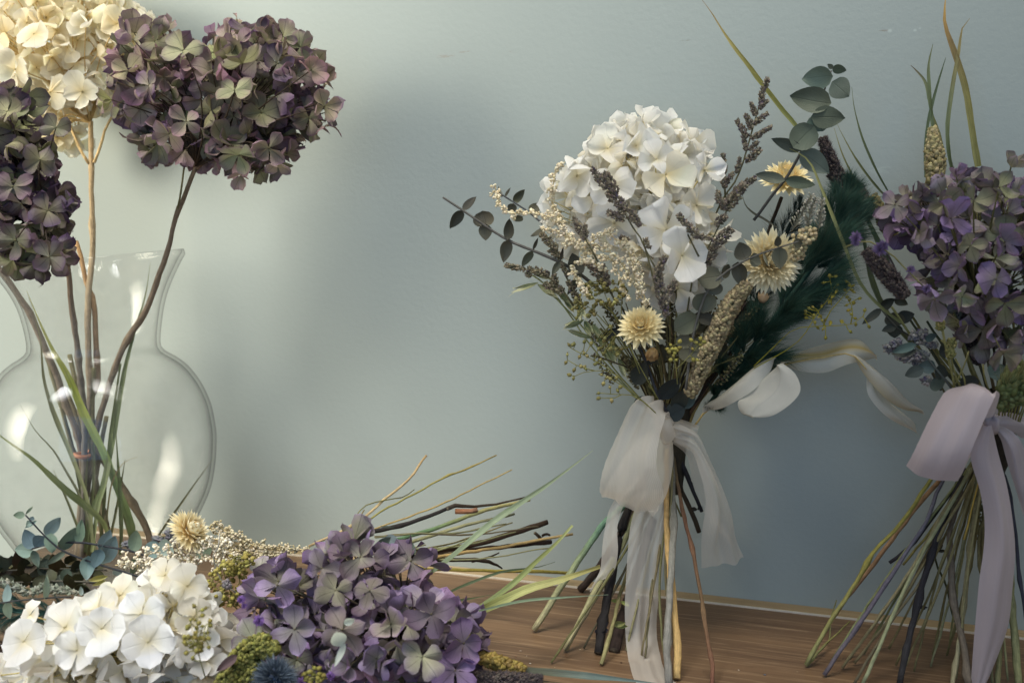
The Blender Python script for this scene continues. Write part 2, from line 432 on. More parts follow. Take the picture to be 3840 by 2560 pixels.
def hair(mb, p, d, ln, w, c0, c1):
    s, q = ortho(d)
    th = rnd.uniform(0, PI); s = s * math.cos(th) + q * math.sin(th)
    bend = V((rnd.uniform(-1, 1), rnd.uniform(-1, 1), rnd.uniform(-1, 1))) * ln * .12
    a = mb.vert(p - s * w, c0); b = mb.vert(p + s * w, c0)
    m1 = p + d * ln * .55 + bend
    c = mb.vert(m1 - s * w * .7, mixc(c0, c1, .5)); e = mb.vert(m1 + s * w * .7, mixc(c0, c1, .5))
    t = mb.vert(p + d * ln + bend * 2 - V((0, 0, ln * .08)), c1)
    mb.f.append((a, b, e, c)); mb.f.append((c, e, t))

def loft(mb, ea, eb, nu=12, nv=34, amp=0.0, freq=3.0, bulge=0.0, col=(.8, .8, .8), cols=None, ruff=0.0):
    """a strip between two edges, softly pleated along its length"""
    a = smooth_path(ea, nv); b = smooth_path(eb, nv); rows = []
    ph = [rnd.uniform(0, 6.28) for _ in range(5)]
    for i in range(nv):
        t = i / (nv - 1)
        x = (b[i] - a[i]); tg = a[min(i + 1, nv - 1)] + b[min(i + 1, nv - 1)] - a[max(i - 1, 0)] - b[max(i - 1, 0)]
        n = x.cross(tg).normalized()
        if n.y > 0: n = -n
        row = []
        for j in range(nu):
            u = j / (nu - 1)
            k = math.sin(u * freq * 6.28 + ph[0] + 1.5 * math.sin(t * 4 + ph[1])) * .6 + math.sin(u * freq * 11 + ph[2] + t * 5) * .4
            z = amp * k * (0.35 + .65 * math.sin(PI * u)) + bulge * math.sin(PI * u) + amp * .6 * math.sin(t * 9 + ph[3] + u * 2)
            e = ruff * math.sin(t * 90 + 5 * u) * (abs(u - .5) * 2) ** 6
            c = interp(cols, u) if cols else col
            row.append(mb.vert(a[i] + x * (u + e) + n * z, c, (u, t)))
        rows.append(row)
    mb.grid(rows)

# ------------------------------------------------------------------ plants
WHITE = dict(base=lin(232, 222, 188), mid=lin(245, 243, 236), tip=lin(247, 246, 242), edge=lin(248, 247, 243))
CREAM = dict(base=lin(232, 214, 164), mid=lin(244, 237, 214), tip=lin(246, 241, 226), edge=lin(247, 243, 231))
def white_cols(ref):
    def f(q=None):
        k = rnd.uniform(.93, 1.03); w = rnd.choice((0, 0, 0, .04, .10)); g = lambda c: (c[0] * k, c[1] * k * (1 - w * .5), c[2] * k * (1 - w * 1.6))
        return [g(ref['base']), g(ref['mid']), g(ref['tip'])], g(ref['edge'])
    return f
def purple_cols(greens, purples, pg):
    """pg = share of purple; the sepals run from green at the eye to purple at the rim"""
    def f(q=None):
        g = vary(rnd.choice(greens), .22); p = vary(rnd.choice(purples), .25)
        k = min(1, max(0, rnd.gauss(pg, .33)))
        base = mixc(g, p, k * .35); mid = mixc(g, p, k * .8); tip = mixc(g, p, min(1, k + .15))
        return [base, mid, tip], mixc(tip, p, .8)
    return f
OLIVE = [lin(142, 144, 98), lin(156, 157, 114), lin(130, 131, 92), lin(168, 166, 128)]
PLUM = [lin(124, 94, 116), lin(140, 108, 124), lin(106, 80, 108), lin(158, 124, 138)]
DARKPLUM = [lin(90, 66, 90), lin(104, 78, 96), lin(78, 58, 84)]
LILAC = [lin(156, 134, 166), lin(138, 114, 148), lin(120, 98, 130), lin(152, 126, 166), lin(108, 88, 112), lin(124, 102, 122), lin(104, 84, 104)]

def floret(mb, c, n, R, colf, openness=0.28, spin=None, npet=4, broad=1.0, calm=False):
    t, q = ortho(n); a0 = spin if spin is not None else rnd.uniform(0, 6.28)
    cols, edge = colf()
    if not calm:
        openness = openness + rnd.choice((-.25, -.1, 0, .1, .25, .55, .8))
        if rnd.random() < .1: npet = 3
    sq = 0 if calm else rnd.uniform(0, .35)          # pairs of sepals pushed together
    for k in range(npet):
        a = a0 + k * 2 * PI / 4 + rnd.uniform(-.18, .18) + (sq if k % 2 else 0)
        el = openness + rnd.uniform(-.3, .36) * (.6 if calm else 1.25)
        h = t * math.cos(a) + q * math.sin(a)
        d = h * math.cos(el) + n * math.sin(el); nn = n * math.cos(el) - h * math.sin(el)
        Ln = R * rnd.uniform(.84, 1.14)
        kk = rnd.uniform(.86, 1.1)
        cc = [tuple(min(.9, x * kk) for x in cl) for cl in cols]
        f = .5 if calm else 1
        petal(mb, c + d * (R * .03) + n * (R * .05 * (k % 2)), d, nn, Ln, Ln * rnd.uniform(.84, 1.14) * broad, cc, hprof, curl=rnd.uniform(-.3, .42) * f, cup=rnd.uniform(-.25, .6) * f,
              wav=rnd.uniform(0.03, .12), edge=edge, twist=rnd.uniform(-.6, .6) * f, notch=rnd.choice((0, .1, .16, -.14)), nu=7, nv=7, rag=.07, fold=0 if calm else rnd.choice((0, 0, .3, -.35, .7, -.6)))
    bit(mb, c + n * R * .05, R * .05, n, 1.0, mixc(cols[0], (.3, .25, .1), .5), ICO)

def flower_head(name, parent, lobes, stem_top, R, nfl, colf, mat, feats=(), stalkcol=(.2, .15, .08), openness=.28, label=None, broad=1.0, jit=.95, cull=None):
    """lobes: (centre, rx, ry, rz) in metres, seen along x, z, y. A stalk runs to every floret; each floret is a sub-part."""
    pts = []
    tot = sum((a * b + a * c + b * c) for _, a, b, c in lobes)
    for li, (ct, rx, ry, rz) in enumerate(lobes):
        n_i = max(4, int(nfl * (rx * ry + rx * rz + ry * rz) / tot))
        off = rnd.uniform(0, 6.28)
        for i in range(n_i):
            y = 1 - 2 * (i + .5) / n_i; r = math.sqrt(1 - y * y); th = off + i * 2.399963
            e = V((r * math.cos(th), r * math.sin(th), y))
            lay = rnd.uniform(.80, 1.02) if rnd.random() < .8 else rnd.uniform(.5, .78)
            p = ct + V((e.x * rx, e.y * rz, e.z * ry)) * lay
            n = V((e.x / rx, e.y / rz, e.z / ry)).normalized()
            if any(((p.x - c2.x) / a) ** 2 + ((p.z - c2.z) / b) ** 2 + ((p.y - c2.y) / c) ** 2 < .55 for lj, (c2, a, b, c) in enumerate(lobes) if lj != li): continue
            n = (n + V((rnd.uniform(-1, 1), rnd.uniform(-1, 1), rnd.uniform(-1, 1))) * jit).normalized()
            pts.append((p, n, R * rnd.uniform(.74, 1.16), None, openness))
    if cull: pts = [x for x in pts if cull(x[0])]
    for (p, n, r, spin) in feats:
        pts = [x for x in pts if (x[0] - p).length > r * .55 or (x[0] - CAM).length > (p - CAM).length + r * .6]
        pts.append((p, n.normalized(), r, spin, .12))
    st = MB()
    c0 = lobes[0][0]
    for (p, n, r, s, op) in pts:
        mid = stem_top.lerp(p, .5) + (c0 - stem_top) * .15 + n * (-r * .3)
        tube(st, [stem_top, mid, p], [.0007, .0005, .0004], stalkcol, n=4, steps=6)
    head = st.build(name, M['stem'], parent, origin=c0)
    if label: head['label'] = label
    order = sorted(range(len(pts)), key=lambda i: (0 if pts[i][4] == .12 else 1, (pts[i][0] - CAM).length))
    rest = MB()
    for k, i in enumerate(order):
        p, n, r, spin, op = pts[i]
        if k < 99:
            mb = MB(); floret(mb, p, n, r, colf, op, spin, broad=broad, calm=(op == .12 and broad > 1))
            mb.build('floret', mat, head, origin=p)
        else: floret(rest, p, n, r, colf, op, spin, broad=broad)
    if rest.v:
        o = rest.build('floret_mass', mat, head, origin=c0); o['kind'] = 'stuff'
    return head

def leaf3(mb, b, t, wid, cols, prof=oprof, roll=None, curl=None, cup=.18, wav=.03, toward=None):
    d = t - b; n = (CAM - b).normalized() if toward is None else toward
    n = (n - d.normalized() * n.dot(d.normalized())).normalized(); s = d.normalized().cross(n)
    r = rnd.uniform(-.45, .45) if roll is None else roll
    nn = n * math.cos(r) + s * math.sin(r)
    petal(mb, b, d, nn, d.length, wid / max(.5, math.cos(r)), cols, prof, curl=rnd.uniform(-.22, .25) if curl is None else curl, cup=cup * rnd.uniform(.4, 2.2), wav=wav, nv=9, nu=5)

def sprig(parent, place, stem, wpx, stemcol, leaves, leafcols, name='eucalyptus_sprig', prof=oprof, toff=.012, label=None, wscale=1.0):
    """a leafy sprig: stem mesh is the part, every leaf a sub-part. place(px,py,extra) -> point"""
    mb = MB(); pts = [place(*p) for p in stem]
    pxtube(mb, pts, wpx, stemcol, n=6)
    o = mb.build(name, M['stem'], parent, origin=pts[0])
    if label: o['label'] = label
    for lf in leaves:
        b, t, w = lf[0], lf[1], lf[2]; pr = lf[3] if len(lf) > 3 else prof
        c = vary(rnd.choice(leafcols) if len(lf) < 5 or lf[4] is None else lf[4], .16)
        e = b[2] if len(b) > 2 else 0
        B = place(b[0], b[1], e); Tt = place(t[0], t[1], e + rnd.uniform(-toff, toff))
        m2 = MB(); leaf3(m2, B, Tt, w * scale_at(B) * wscale, [c, vary(c, .1), mixc(c, (.02, .02, .02), .15)], pr)
        m2.build('leaf', M['leaf'], o, origin=B)
    return o

def blade3(mb, pts, wid, cols, twist=1.2, fold=.25, tip=True, base_w=.5):
    n = max(14, min(44, int(sum((pts[i + 1] - pts[i]).length for i in range(len(pts) - 1)) / .006)))
    path = smooth_path(pts, n); rows = []; ph = rnd.uniform(-.4, .4)
    if isinstance(cols[0], (int, float)): cols = [cols, cols]
    ln = sum((path[i + 1] - path[i]).length for i in range(n - 1))
    for i, p in enumerate(path):
        t = i / (n - 1)
        tg = (path[min(i + 1, n - 1)] - path[max(i - 1, 0)]).normalized()
        nn = (CAM - p).normalized(); nn = (nn - tg * nn.dot(tg)).normalized(); s = tg.cross(nn)
        a = ph + twist * math.sin(t * 5 + ph * 5) * .6
        sv = s * math.cos(a) + nn * math.sin(a); nv = nn * math.cos(a) - s * math.sin(a)
        w = wid / 2 * (base_w + (1 - base_w) * math.sin(PI * min(1, t * 1.1 + .1))) * ((1 - t ** 5) if tip else 1)
        w = max(w, .00012) * (1 + rnd.uniform(-.08, .08))
        row = []
        for j in range(5):
            u = j / 2 - 1
            row.append(mb.vert(p + sv * (w * u) - nv * (w * fold * (1 - abs(u)) - w * .05 * math.sin(t * 40 + u * 4)), interp(cols, t), ((u + 1) / 2, t * ln / .12)))
        rows.append(row)
    mb.grid(rows)
def blade(parent, pts, wpx, cols, name='grass_blade', **kw):
    mb = MB(); s = sum(scale_at(p) for p in pts) / len(pts)
    blade3(mb, pts, wpx * s, cols, **kw)
    return mb.build(name, M['blade'], parent, origin=pts[0])
def stem(parent, pts, wpx, cols, name='stem', nodes=(), wob=.0003, n=8, mat='stem', label=None):
    mb = MB(); pxtube(mb, pts, wpx, cols, n=n, nodes=nodes, wob=wob)
    o = mb.build(name, M[mat], parent, origin=pts[0])
    if label: o['label'] = label
    return o

def strawflower(parent, c, n, R, name='strawflower', label=None, rings=7, tight=1.0, cols=None):
    """rings of stiff pointed bracts, closing over the middle"""
    n = n.normalized(); t, q = ortho(n); mb = MB()
    cols = cols or [lin(214, 176, 98), lin(240, 224, 176), lin(244, 236, 206)]
    for k in range(rings):
        f = k / (rings - 1)              # 0 outermost, 1 centre
        cnt = int((34 if rings > 6 else 24) - (20 if rings > 6 else 13) * f); el = (-.12 + 1.45 * f ** .9) * tight; Ln = R * (.78 - .34 * f)
        for i in range(cnt):
            a = 2 * PI * (i + .5 * (k % 2)) / cnt + rnd.uniform(-.1, .1)
            h = t * math.cos(a) + q * math.sin(a); e = el + rnd.uniform(-.13, .13)
            d = h * math.cos(e) + n * math.sin(e); nn = n * math.cos(e) - h * math.sin(e)
            o = c + h * (R * .26 * (1 - f * .7)) + n * (R * .12 * f)
            kk = rnd.uniform(.86, 1.05)
            petal(mb, o, d, nn, Ln * rnd.uniform(.82, .96), R * (.2 if rings > 6 else .25) * rnd.uniform(.85, 1.1), [tuple(x * kk for x in cc) for cc in cols], sprof, curl=.22 * (f * 1.6 - .1), cup=.35, wav=.01, nu=4, nv=6)
    o = mb.build(name, M['straw_petal'], parent, origin=c)
    if label: o['label'] = label
    m2 = MB()
    for i in range(70):
        r = math.sqrt(i / 70) * R * .16; a = i * 2.4
        bit(m2, c + n * R * .42 + (t * math.cos(a) + q * math.sin(a)) * r, R * .022, n, 2.5, vary(lin(212, 184, 124), .15))
    m2.build('flower_centre', M['crumb'], o, origin=c)
    return o

def statice(parent, place, stems, spikes, label=None, wpx=26, cols=None, tip=True, size=.0008, dens=.85, name='statice_sprig', stemcol=None):
    cols = cols or [lin(124, 114, 96), lin(142, 132, 112), lin(100, 92, 80), lin(112, 102, 94)]
    tips = [lin(58, 48, 92), lin(70, 58, 104), lin(60, 50, 80)]
    mb = MB(); p0 = place(*stems[0][0])
    sc_ = stemcol or lin(92, 88, 62)
    for s in stems:
        pxtube(mb, [place(*p) for p in s], [8, 5], sc_, n=5)
    o = mb.build(name, M['stem'], parent, origin=p0)
    if label: o['label'] = label
    m2 = MB()
    for sp in spikes:
        pts = [place(*p) for p in sp[:-1]]; w = sp[-1] * scale_at(pts[0]) / 2
        ln = sum((pts[i + 1] - pts[i]).length for i in range(len(pts) - 1))
        pxtube(m2, pts, 5, sc_, n=4, steps=6)
        spike(m2, pts, w, int(ln * w * 2 / (size * size * 1.3) * dens) + 10, size, 1.5, cols, OCT, tips if tip else None, .08, lean=.6, fill=.05)
    m2.build('blossom', M['crumb'], o, origin=p0, smooth=False)
    return o

def beads(parent, place, trees, spots, r, cols, label=None, stemcol=None, name='seed_spray', extra=0, spread=26):
    """fine branching stalks with a round seed capsule at every end"""
    stemcol = stemcol or lin(132, 128, 74)
    mb = MB(); nodes = []
    p0 = place(*trees[0][0])
    for tpts in trees:
        pts = [place(*p) for p in tpts]; pxtube(mb, pts, [5, 3], stemcol, n=4)
        nodes += smooth_path(pts, 14)[3:]
    o = mb.build(name, M['stem'], parent, origin=p0)
    if label: o['label'] = label
    b = MB(); t = MB()
    for sp in spots:
        p = place(*sp)
        near = min(nodes, key=lambda q: (q - p).length)
        mid = near.lerp(p, .5) + V((rnd.uniform(-1, 1), rnd.uniform(-1, 1), rnd.uniform(-1, 1))) * (p - near).length * .15
        tube(t, [near, mid, p], .0003, stemcol, n=3, steps=6)
        bit(b, p, r * rnd.uniform(.8, 1.2), (p - near).normalized() if (p - near).length > 1e-5 else V((0, 0, 1)), 1.1, vary(rnd.choice(cols), .2), ICO)
        bit(b, p + (p - mid).normalized() * r * 1.1, r * .35, V((0, 0, 1)), 1.2, vary(lin(120, 110, 60), .2), OCT)
    t.build('stalk', M['stem'], o, origin=p0)
    b.build('seed_capsule', M['crumb'], o, origin=p0)['kind'] = 'stuff'
    return o
def cloud(cx, cy, rx, ry, n, e0=0, e1=0):
    out = []
    for _ in range(n):
        a = rnd.uniform(0, 6.28); r = math.sqrt(rnd.random())
        out.append((cx + rx * r * math.cos(a), cy + ry * r * math.sin(a), rnd.uniform(e0, e1)))
    return out

def seed_head(parent, pts, wpx, n, size, el, cols, label=None, name='millet_head', hairy=0, haircol=None, prof=None, lean=.55):
    mb = MB(); s = scale_at(pts[0]); w = [x * s / 2 for x in wpx] if isinstance(wpx, list) else wpx * s / 2
    tube(mb, pts, (w[0] if isinstance(w, list) else w) * .45, cols[0], n=6)
    spike(mb, pts, w, n, size, el, cols, ICO, lean=lean, fill=.55, prof=prof)
    o = mb.build(name, M['seed'], parent, origin=pts[0])
    if label: o['label'] = label
    if hairy:
        hb = MB(); path = smooth_path(pts, 24)
        for i in range(hairy):
            x = rnd.random() * 22.99; k = int(x); p = path[k].lerp(path[k + 1], x - k); tg = (path[k + 1] - path[k]).normalized()
            a, b = ortho(tg); th = rnd.uniform(0, 6.28); rd = a * math.cos(th) + b * math.sin(th)
            R = interp(w, x / 23)
            hair(hb, p + rd * R * .7, (rd * .75 + tg * .65).normalized(), R * rnd.uniform(.6, 1.1), .00011, haircol, vary(mixc(haircol, (.3, .26, .28), .3), .1))
        hb.build('bristle', M['hair'], o, origin=pts[0])['kind'] = 'stuff'
    return o

def plume(parent, pts, wpx, n, c0, c1, label=None, name='plume_grass', hl=(.012, .024)):
    path = smooth_path(pts, 30); s = scale_at(pts[0]); mb = MB()
    tube(mb, pts, .0014, c0, n=6)
    o = mb.build(name, M['stem'], parent, origin=pts[0])
    if label: o['label'] = label
    hb = MB(); clumps = 80
    for k in range(clumps):
        x = 28.99 * (k + rnd.random()) / clumps; i = int(x); p = path[i].lerp(path[i + 1], x - i); tg = (path[i + 1] - path[i]).normalized()
        a, b = ortho(tg); th = rnd.uniform(0, 6.28); rd = a * math.cos(th) + b * math.sin(th)
        R = interp(wpx, x / 29) * s / 2
        root = p + rd * R * rnd.uniform(.05, .35)
        main = (rd * rnd.uniform(.3, .8) + tg * rnd.uniform(.6, 1.1)).normalized()
        bright = rnd.random()
        for j in range(n // clumps):
            dd = (main + V((rnd.uniform(-1, 1), rnd.uniform(-1, 1), rnd.uniform(-1, 1))) * .38).normalized()
            ln = R * rnd.uniform(.45, .9)
            st = root + main * rnd.uniform(0, R * .5)
            cc = mixc(c0, c1, bright * rnd.random())
            tipc = vary(mixc(cc, lin(150, 140, 96), .22), .2) if rnd.random() < .18 else mixc(cc, c1, .5)
            hair(hb, st, dd, ln, .00010, cc, tipc)
    hb.build('plume_hair', M['hair'], o, origin=pts[0])['kind'] = 'stuff'
    return o

def oat(parent, place, b, t, w, e, n=3):
    """one oat spikelet: papery husks round a grain, with an awn"""
    mb = MB(); B = place(b[0], b[1], e); Tt = place(t[0], t[1], e + .004); s = scale_at(B)
    for k in range(n):
        off = V((rnd.uniform(-1, 1), rnd.uniform(-1, 1), rnd.uniform(-1, 1))) * w * s * .12
        c = vary(rnd.choice([lin(150, 156, 112), lin(168, 170, 128), lin(138, 146, 108)]), .1)
        leaf3(mb, B + off, Tt + off * 2.4, w * s * rnd.uniform(.55, .8), [mixc(c, (.12, .16, .06), .3), c, mixc(c, (.7, .66, .5), .4)], lprof, roll=(k - 1) * .8, cup=.6)
    d = (Tt - B)
    hair(mb, Tt - d * .1, d.normalized(), d.length * .35, .00018, lin(170, 165, 120), lin(150, 140, 100))
    return mb.build('oat_spikelet', M['blade'], parent, origin=B)

EUC = [lin(76, 74, 60), lin(84, 82, 66), lin(66, 65, 54), lin(90, 88, 72)]
EUCD = [lin(50, 54, 46), lin(58, 60, 48), lin(44, 48, 44)]
EUCB = [lin(112, 132, 134), lin(124, 144, 142), lin(100, 120, 126), lin(132, 148, 140), lin(112, 128, 110)]
ECST = lin(70, 70, 72)

#==================================================================== SETTING
def wall_and_table():
    mb = MB()
    u0, u1 = -1.6, 1.5
    rows = []
    for z in (-.75, 1.6):
        rows.append([mb.vert((u, 0, z)) for u in (u0, u1)])
    mb.grid(rows)
    o = mb.build('wall', M['wall']); o.location = A_; o.rotation_euler = (0, 0, math.atan2(WD.y, WD.x)); structure(o)
    # a table with its back edge along the wall
    mb = MB()
    gap = .0135
    UL = (T(350, 1975) - A_).dot(WD)          # the table ends here, behind the vase
    def box(mb, x0, x1, y0, y1, z0, z1):
        i = [mb.vert(p) for p in [(x0, y0, z0), (x1, y0, z0), (x1, y1, z0), (x0, y1, z0), (x0, y0, z1), (x1, y0, z1), (x1, y1, z1), (x0, y1, z1)]]
        for f in [(0, 3, 2, 1), (4, 5, 6, 7), (0, 1, 5, 4), (1, 2, 6, 5), (2, 3, 7, 6), (3, 0, 4, 7)]: mb.f.append(tuple(i[k] for k in f))
    box(mb, UL, 1.4, -.46, -gap - .0012, -.03, 0)
    o = mb.build('table_surface', M['table'], smooth=False); o.location = A_; o.rotation_euler = (0, 0, math.atan2(WD.y, WD.x)); structure(o)
    mb = MB(); box(mb, UL, 1.4, -gap - .0009, -gap + .0002, -.028, .0011)
    o2 = mb.build('table_edge', M['edge'], smooth=False); o2.location = A_; o2.rotation_euler = o.rotation_euler; structure(o2)
    mb = MB(); box(mb, UL, 1.4, -gap + .0004, -.0002, -.028, .0007)
    o3 = mb.build('wooden_ledge', M['ledge'], smooth=False); o3.location = A_; o3.rotation_euler = o.rotation_euler; structure(o3)
wall_and_table()

#==================================================================== VASE AND ITS FLOWERS
YV = 0.715
VX = P(372, 1600, YV).x
def vase():
    prof = [(985, 337), (1000, 326), (1017, 316), (1078, 283), (1145, 257), (1227, 240), (1285, 234), (1312, 238), (1335, 262), (1359, 300), (1397, 340), (1461, 382), (1538, 412), (1614, 425), (1665, 428), (1753, 421), (1845, 402), (1920, 368), (1990, 328), (2060, 290), (2120, 268)]
    pts = [V((r * YV / FPX * 1.0, 0, P(372, y, YV).z)) for y, r in prof]
    pts.append(V((pts[-1].x * .985, 0, .0012)))
    out = smooth_path(pts, 70)
    th = .0027
    inn = []
    for i, p in enumerate(out):
        a, b = out[max(i - 1, 0)], out[min(i + 1, len(out) - 1)]
        t = (b - a).normalized(); nrm = V((t.z, 0, -t.x))
        if nrm.x > 0: nrm = -nrm
        inn.append(p + nrm * th)
    inn = [p for p in inn if p.z > .006]
    rim = []
    c = (out[0] + inn[0]) / 2
    for k in range(1, 6):
        a = PI * k / 6
        v = (inn[0] - out[0]) / 2
        rim.append(c - v * math.cos(a) + V((0, 0, .0032)) * math.sin(a))
    loop = list(reversed(out)) + rim + inn
    loop = [V((.0001, 0, .0014))] + loop + [V((.0001, 0, .006))]
    mb = MB(); rows = []; n = 72
    zt = out[0].z
    for p in loop:
        row = []
        for k in range(n):
            a = 2 * PI * k / n; x, y = p.x * math.cos(a), p.x * math.sin(a)
            tilt = x * .085 * max(0, 1 - (zt - p.z) / .05)
            row.append(mb.vert((x, y, p.z + tilt)))
        rows.append(row)
    mb.grid(rows, closed=True)
    o = mb.build('glass_vase', M['glass']); o.location = (VX, YV, 0)
    tag(o, 'clear glass vase with round belly and flared neck holding hydrangea stems', 'vase')
vase()
def PV(dy=0.0):
    return lambda x, y, e=0.0: P(x, y, YV + dy + e)

SGREY = [lin(104, 96, 84), lin(122, 112, 96), lin(92, 84, 74)]
def vase_path(pts, y0, y1):
    n = len(pts)
    return [P(p[0], p[1], y0 + (y1 - y0) * i / (n - 1)) for i, p in enumerate(pts)]

# right purple hydrangea
b0 = P(300, 2085, YV)
h = empty('hydrangea', b0, 'large dusky purple and olive hydrangea head at the upper right of the glass vase', 'hydrangea')
pts = vase_path([(734, 630), (690, 740), (665, 797), (632, 930), (587, 1058), (543, 1175), (474, 1277), (428, 1390), (408, 1456), (360, 1614), (335, 1780), (300, 2085)], .665, YV + .005)
stem(h, pts, [15, 17, 21, 23, 24, 23, 23], [lin(116, 100, 80), lin(132, 116, 98), lin(96, 86, 74), lin(110, 100, 84)], nodes=((.11, 1.5), (.215, 1.35), (.29, 1.35), (.375, 1.3), (.44, 1.4), (.52, 1.3), (.66, 1.25)), label='woody grey brown stem with joints')
sd = .665 / FPX
top = P(734, 625, .665)
stem(h, [P(734, 632, .665), P(760, 612, .667), P(797, 587, .672), P(860, 520, .675)], [17, 13, 9], lin(112, 92, 74), name='branch')
stem(h, [P(733, 636, .665), P(726, 600, .665), P(725, 560, .668)], [14, 10], lin(112, 92, 74), name='branch')
stem(h, [P(665, 785, .663), P(682, 690, .662), P(698, 585, .662), P(700, 520, .665)], [8, 7, 6], lin(116, 108, 74), name='branch')
lob = [(P(955, 325, .675), 250 * sd, 215 * sd, 210 * sd), (P(575, 300, .668), 150 * sd, 185 * sd, 150 * sd), (P(930, 560, .66), 150 * sd, 62 * sd, 110 * sd), (P(640, 530, .66), 130 * sd, 60 * sd, 80 * sd), (P(1190, 430, .67), 60 * sd, 70 * sd, 80 * sd)]
def FE(lst, Yc, colZ=None):
    out = []
    for (x, y, Y, r, spin, nx, nz) in lst:
        p = P(x, y, Y); out.append((p, V((nx, -1, nz)), r * scale_at(p), spin))
    return out
fe = FE([(690, 190, .615, 89, .3, -.1, .2), (1010, 555, .61, 80, .8, .1, -.5), (895, 580, .615, 80, .2, -.1, -.9), (635, 500, .615, 76, .5, -.2, -.6), (1215, 400, .62, 72, .4, .8, -.1), (560, 320, .60, 64, .9, -.3, .1), (700, 455, .60, 70, .7, 0, .1), (1165, 265, .62, 78, .2, .9, .4), (880, 340, .61, 76, .6, .2, .4), (905, 655, .625, 57, 2.2, -.1, -1.4), (500, 150, .64, 76, .4, -.6, .5), (420, 375, .64, 76, .4, -.8, 0), (1040, 620, .625, 62, .9, .3, -1.3)], .66)
flower_head('flower_head', h, lob, top, 80 * sd, 215, purple_cols(OLIVE, PLUM, .48), M['purple_petal'], fe, broad=.80, stalkcol=lin(70, 58, 46))

# white hydrangea behind
h = empty('hydrangea', P(290, 2085, YV), 'cream white hydrangea at the top left, behind the purple heads in the vase', 'hydrangea')
pts = vase_path([(339, 455), (342, 617), (346, 833), (347, 940), (342, 1002), (332, 1114), (329, 1206), (334, 1359), (337, 1487), (327, 1614), (310, 1800), (290, 2085)], .745, YV + .01)
stem(h, pts, [18, 19, 22, 23, 24, 24], [lin(186, 160, 120), lin(160, 144, 118), lin(122, 112, 98), lin(112, 104, 92)], nodes=((.1, 1.25), (.235, 1.45), (.45, 1.3), (.56, 1.3), (.65, 1.3)), label='pale tan stem that turns grey lower down')
stem(h, [P(333, 613, .742), P(290, 540, .742), P(262, 470, .745), P(220, 400, .75)], [12, 8], lin(206, 178, 128), name='branch')
stem(h, [P(354, 611, .742), P(375, 545, .742), P(392, 490, .745), P(430, 420, .75)], [12, 8], lin(206, 178, 128), name='branch')
sw = .75 / FPX
lob = [(P(215, 165, .755), 300 * sw, 255 * sw, 250 * sw), (P(450, 160, .75), 110 * sw, 140 * sw, 120 * sw), (P(235, 515, .77), 70 * sw, 40 * sw, 60 * sw)]
fe = FE([(322, 100, .69, 72, .6, .1, .3), (310, 345, .69, 80, .2, 0, -.1), (190, 345, .69, 76, .5, -.2, -.2), (440, 90, .705, 68, .4, .5, .3), (60, 260, .69, 80, .3, -.4, 0), (130, 130, .69, 76, .1, -.2, .3)], .7)
flower_head('flower_head', h, lob, P(339, 460, .745), 70 * sw, 230, white_cols(CREAM), M['white_petal'], fe, broad=.96, stalkcol=lin(206, 176, 120))

# dark purple hydrangea at the left edge
h = empty('hydrangea', P(310, 2085, YV), 'darkest purple hydrangea at the left edge, its head hanging over the vase rim', 'hydrangea')
pts = vase_path([(210, 860), (240, 930), (255, 1002), (260, 1053), (270, 1165), (291, 1308), (301, 1410), (311, 1502), (318, 1650), (310, 2085)], .655, YV)
stem(h, pts, [16, 20, 22, 24, 23], [lin(120, 96, 72), lin(112, 108, 102), lin(96, 92, 86)], nodes=((.27, 1.35), (.38, 1.35), (.46, 1.35), (.55, 1.3)))
sk = .62 / FPX
lob = [(P(20, 580, .63), 135 * sk, 170 * sk, 150 * sk), (P(70, 790, .63), 165 * sk, 155 * sk, 150 * sk), (P(30, 400, .64), 80 * sk, 70 * sk, 90 * sk), (P(130, 950, .61), 110 * sk, 45 * sk, 70 * sk)]
fe = FE([(186, 962, .578, 72, .6, .2, -.5), (180, 790, .575, 75, .4, .2, 0), (50, 700, .575, 77, .8, -.1, .2), (210, 480, .60, 65, .3, .8, .3), (250, 760, .585, 73, .9, .7, 0), (30, 420, .595, 69, .5, 0, .6), (60, 900, .575, 77, .1, -.2, -.2), (150, 600, .585, 69, .7, .5, .2)], .6)
flower_head('flower_head', h, lob, P(205, 850, .655), 76 * sk, 190, purple_cols(OLIVE, DARKPLUM, .72), M['purple_petal'], fe, broad=.80, stalkcol=lin(60, 50, 42))

def bare(pts, y0, y1, w, cols, nodes, label):
    q = vase_path(pts, y0, y1)
    mb = MB(); pxtube(mb, q, w, cols, n=8, nodes=nodes, wob=.0002)
    o = mb.build('bare_stem', M['stem'], origin=q[-1]); tag(o, label, 'stem', 'bare stems standing in the vase')
bare([(-40, 960), (0, 1012), (66, 1104), (117, 1186), (170, 1310), (214, 1410), (245, 1512), (286, 1614), (310, 1750), (330, 2090)], .70, YV + .012, [22, 25, 25, 24], [lin(116, 104, 92), lin(98, 88, 74)], ((.2, 1.3), (.5, 1.3), (.6, 1.3)), 'thick brown stem rising to the left lip of the vase')
bare([(285, 905), (301, 951), (321, 1053), (352, 1145), (362, 1334), (365, 1436), (332, 1512), (322, 1640), (320, 2080)], .74, YV + .02, [16, 20, 22, 22], [lin(172, 138, 98), lin(112, 98, 84), lin(100, 90, 78)], ((.19, 1.4), (.37, 1.4), (.5, 1.4)), 'crooked tan topped stem in the middle of the vase')
bare([(245, 1460), (310, 1610), (429, 1784), (490, 1876), (540, 1960), (575, 2060)], .74, .70, [20, 25, 27, 24], [lin(100, 92, 70), lin(92, 84, 64), lin(86, 74, 60)], ((.35, 1.3), (.55, 1.35), (.72, 1.3)), 'thick brown stem crossing to the lower right inside the vase')

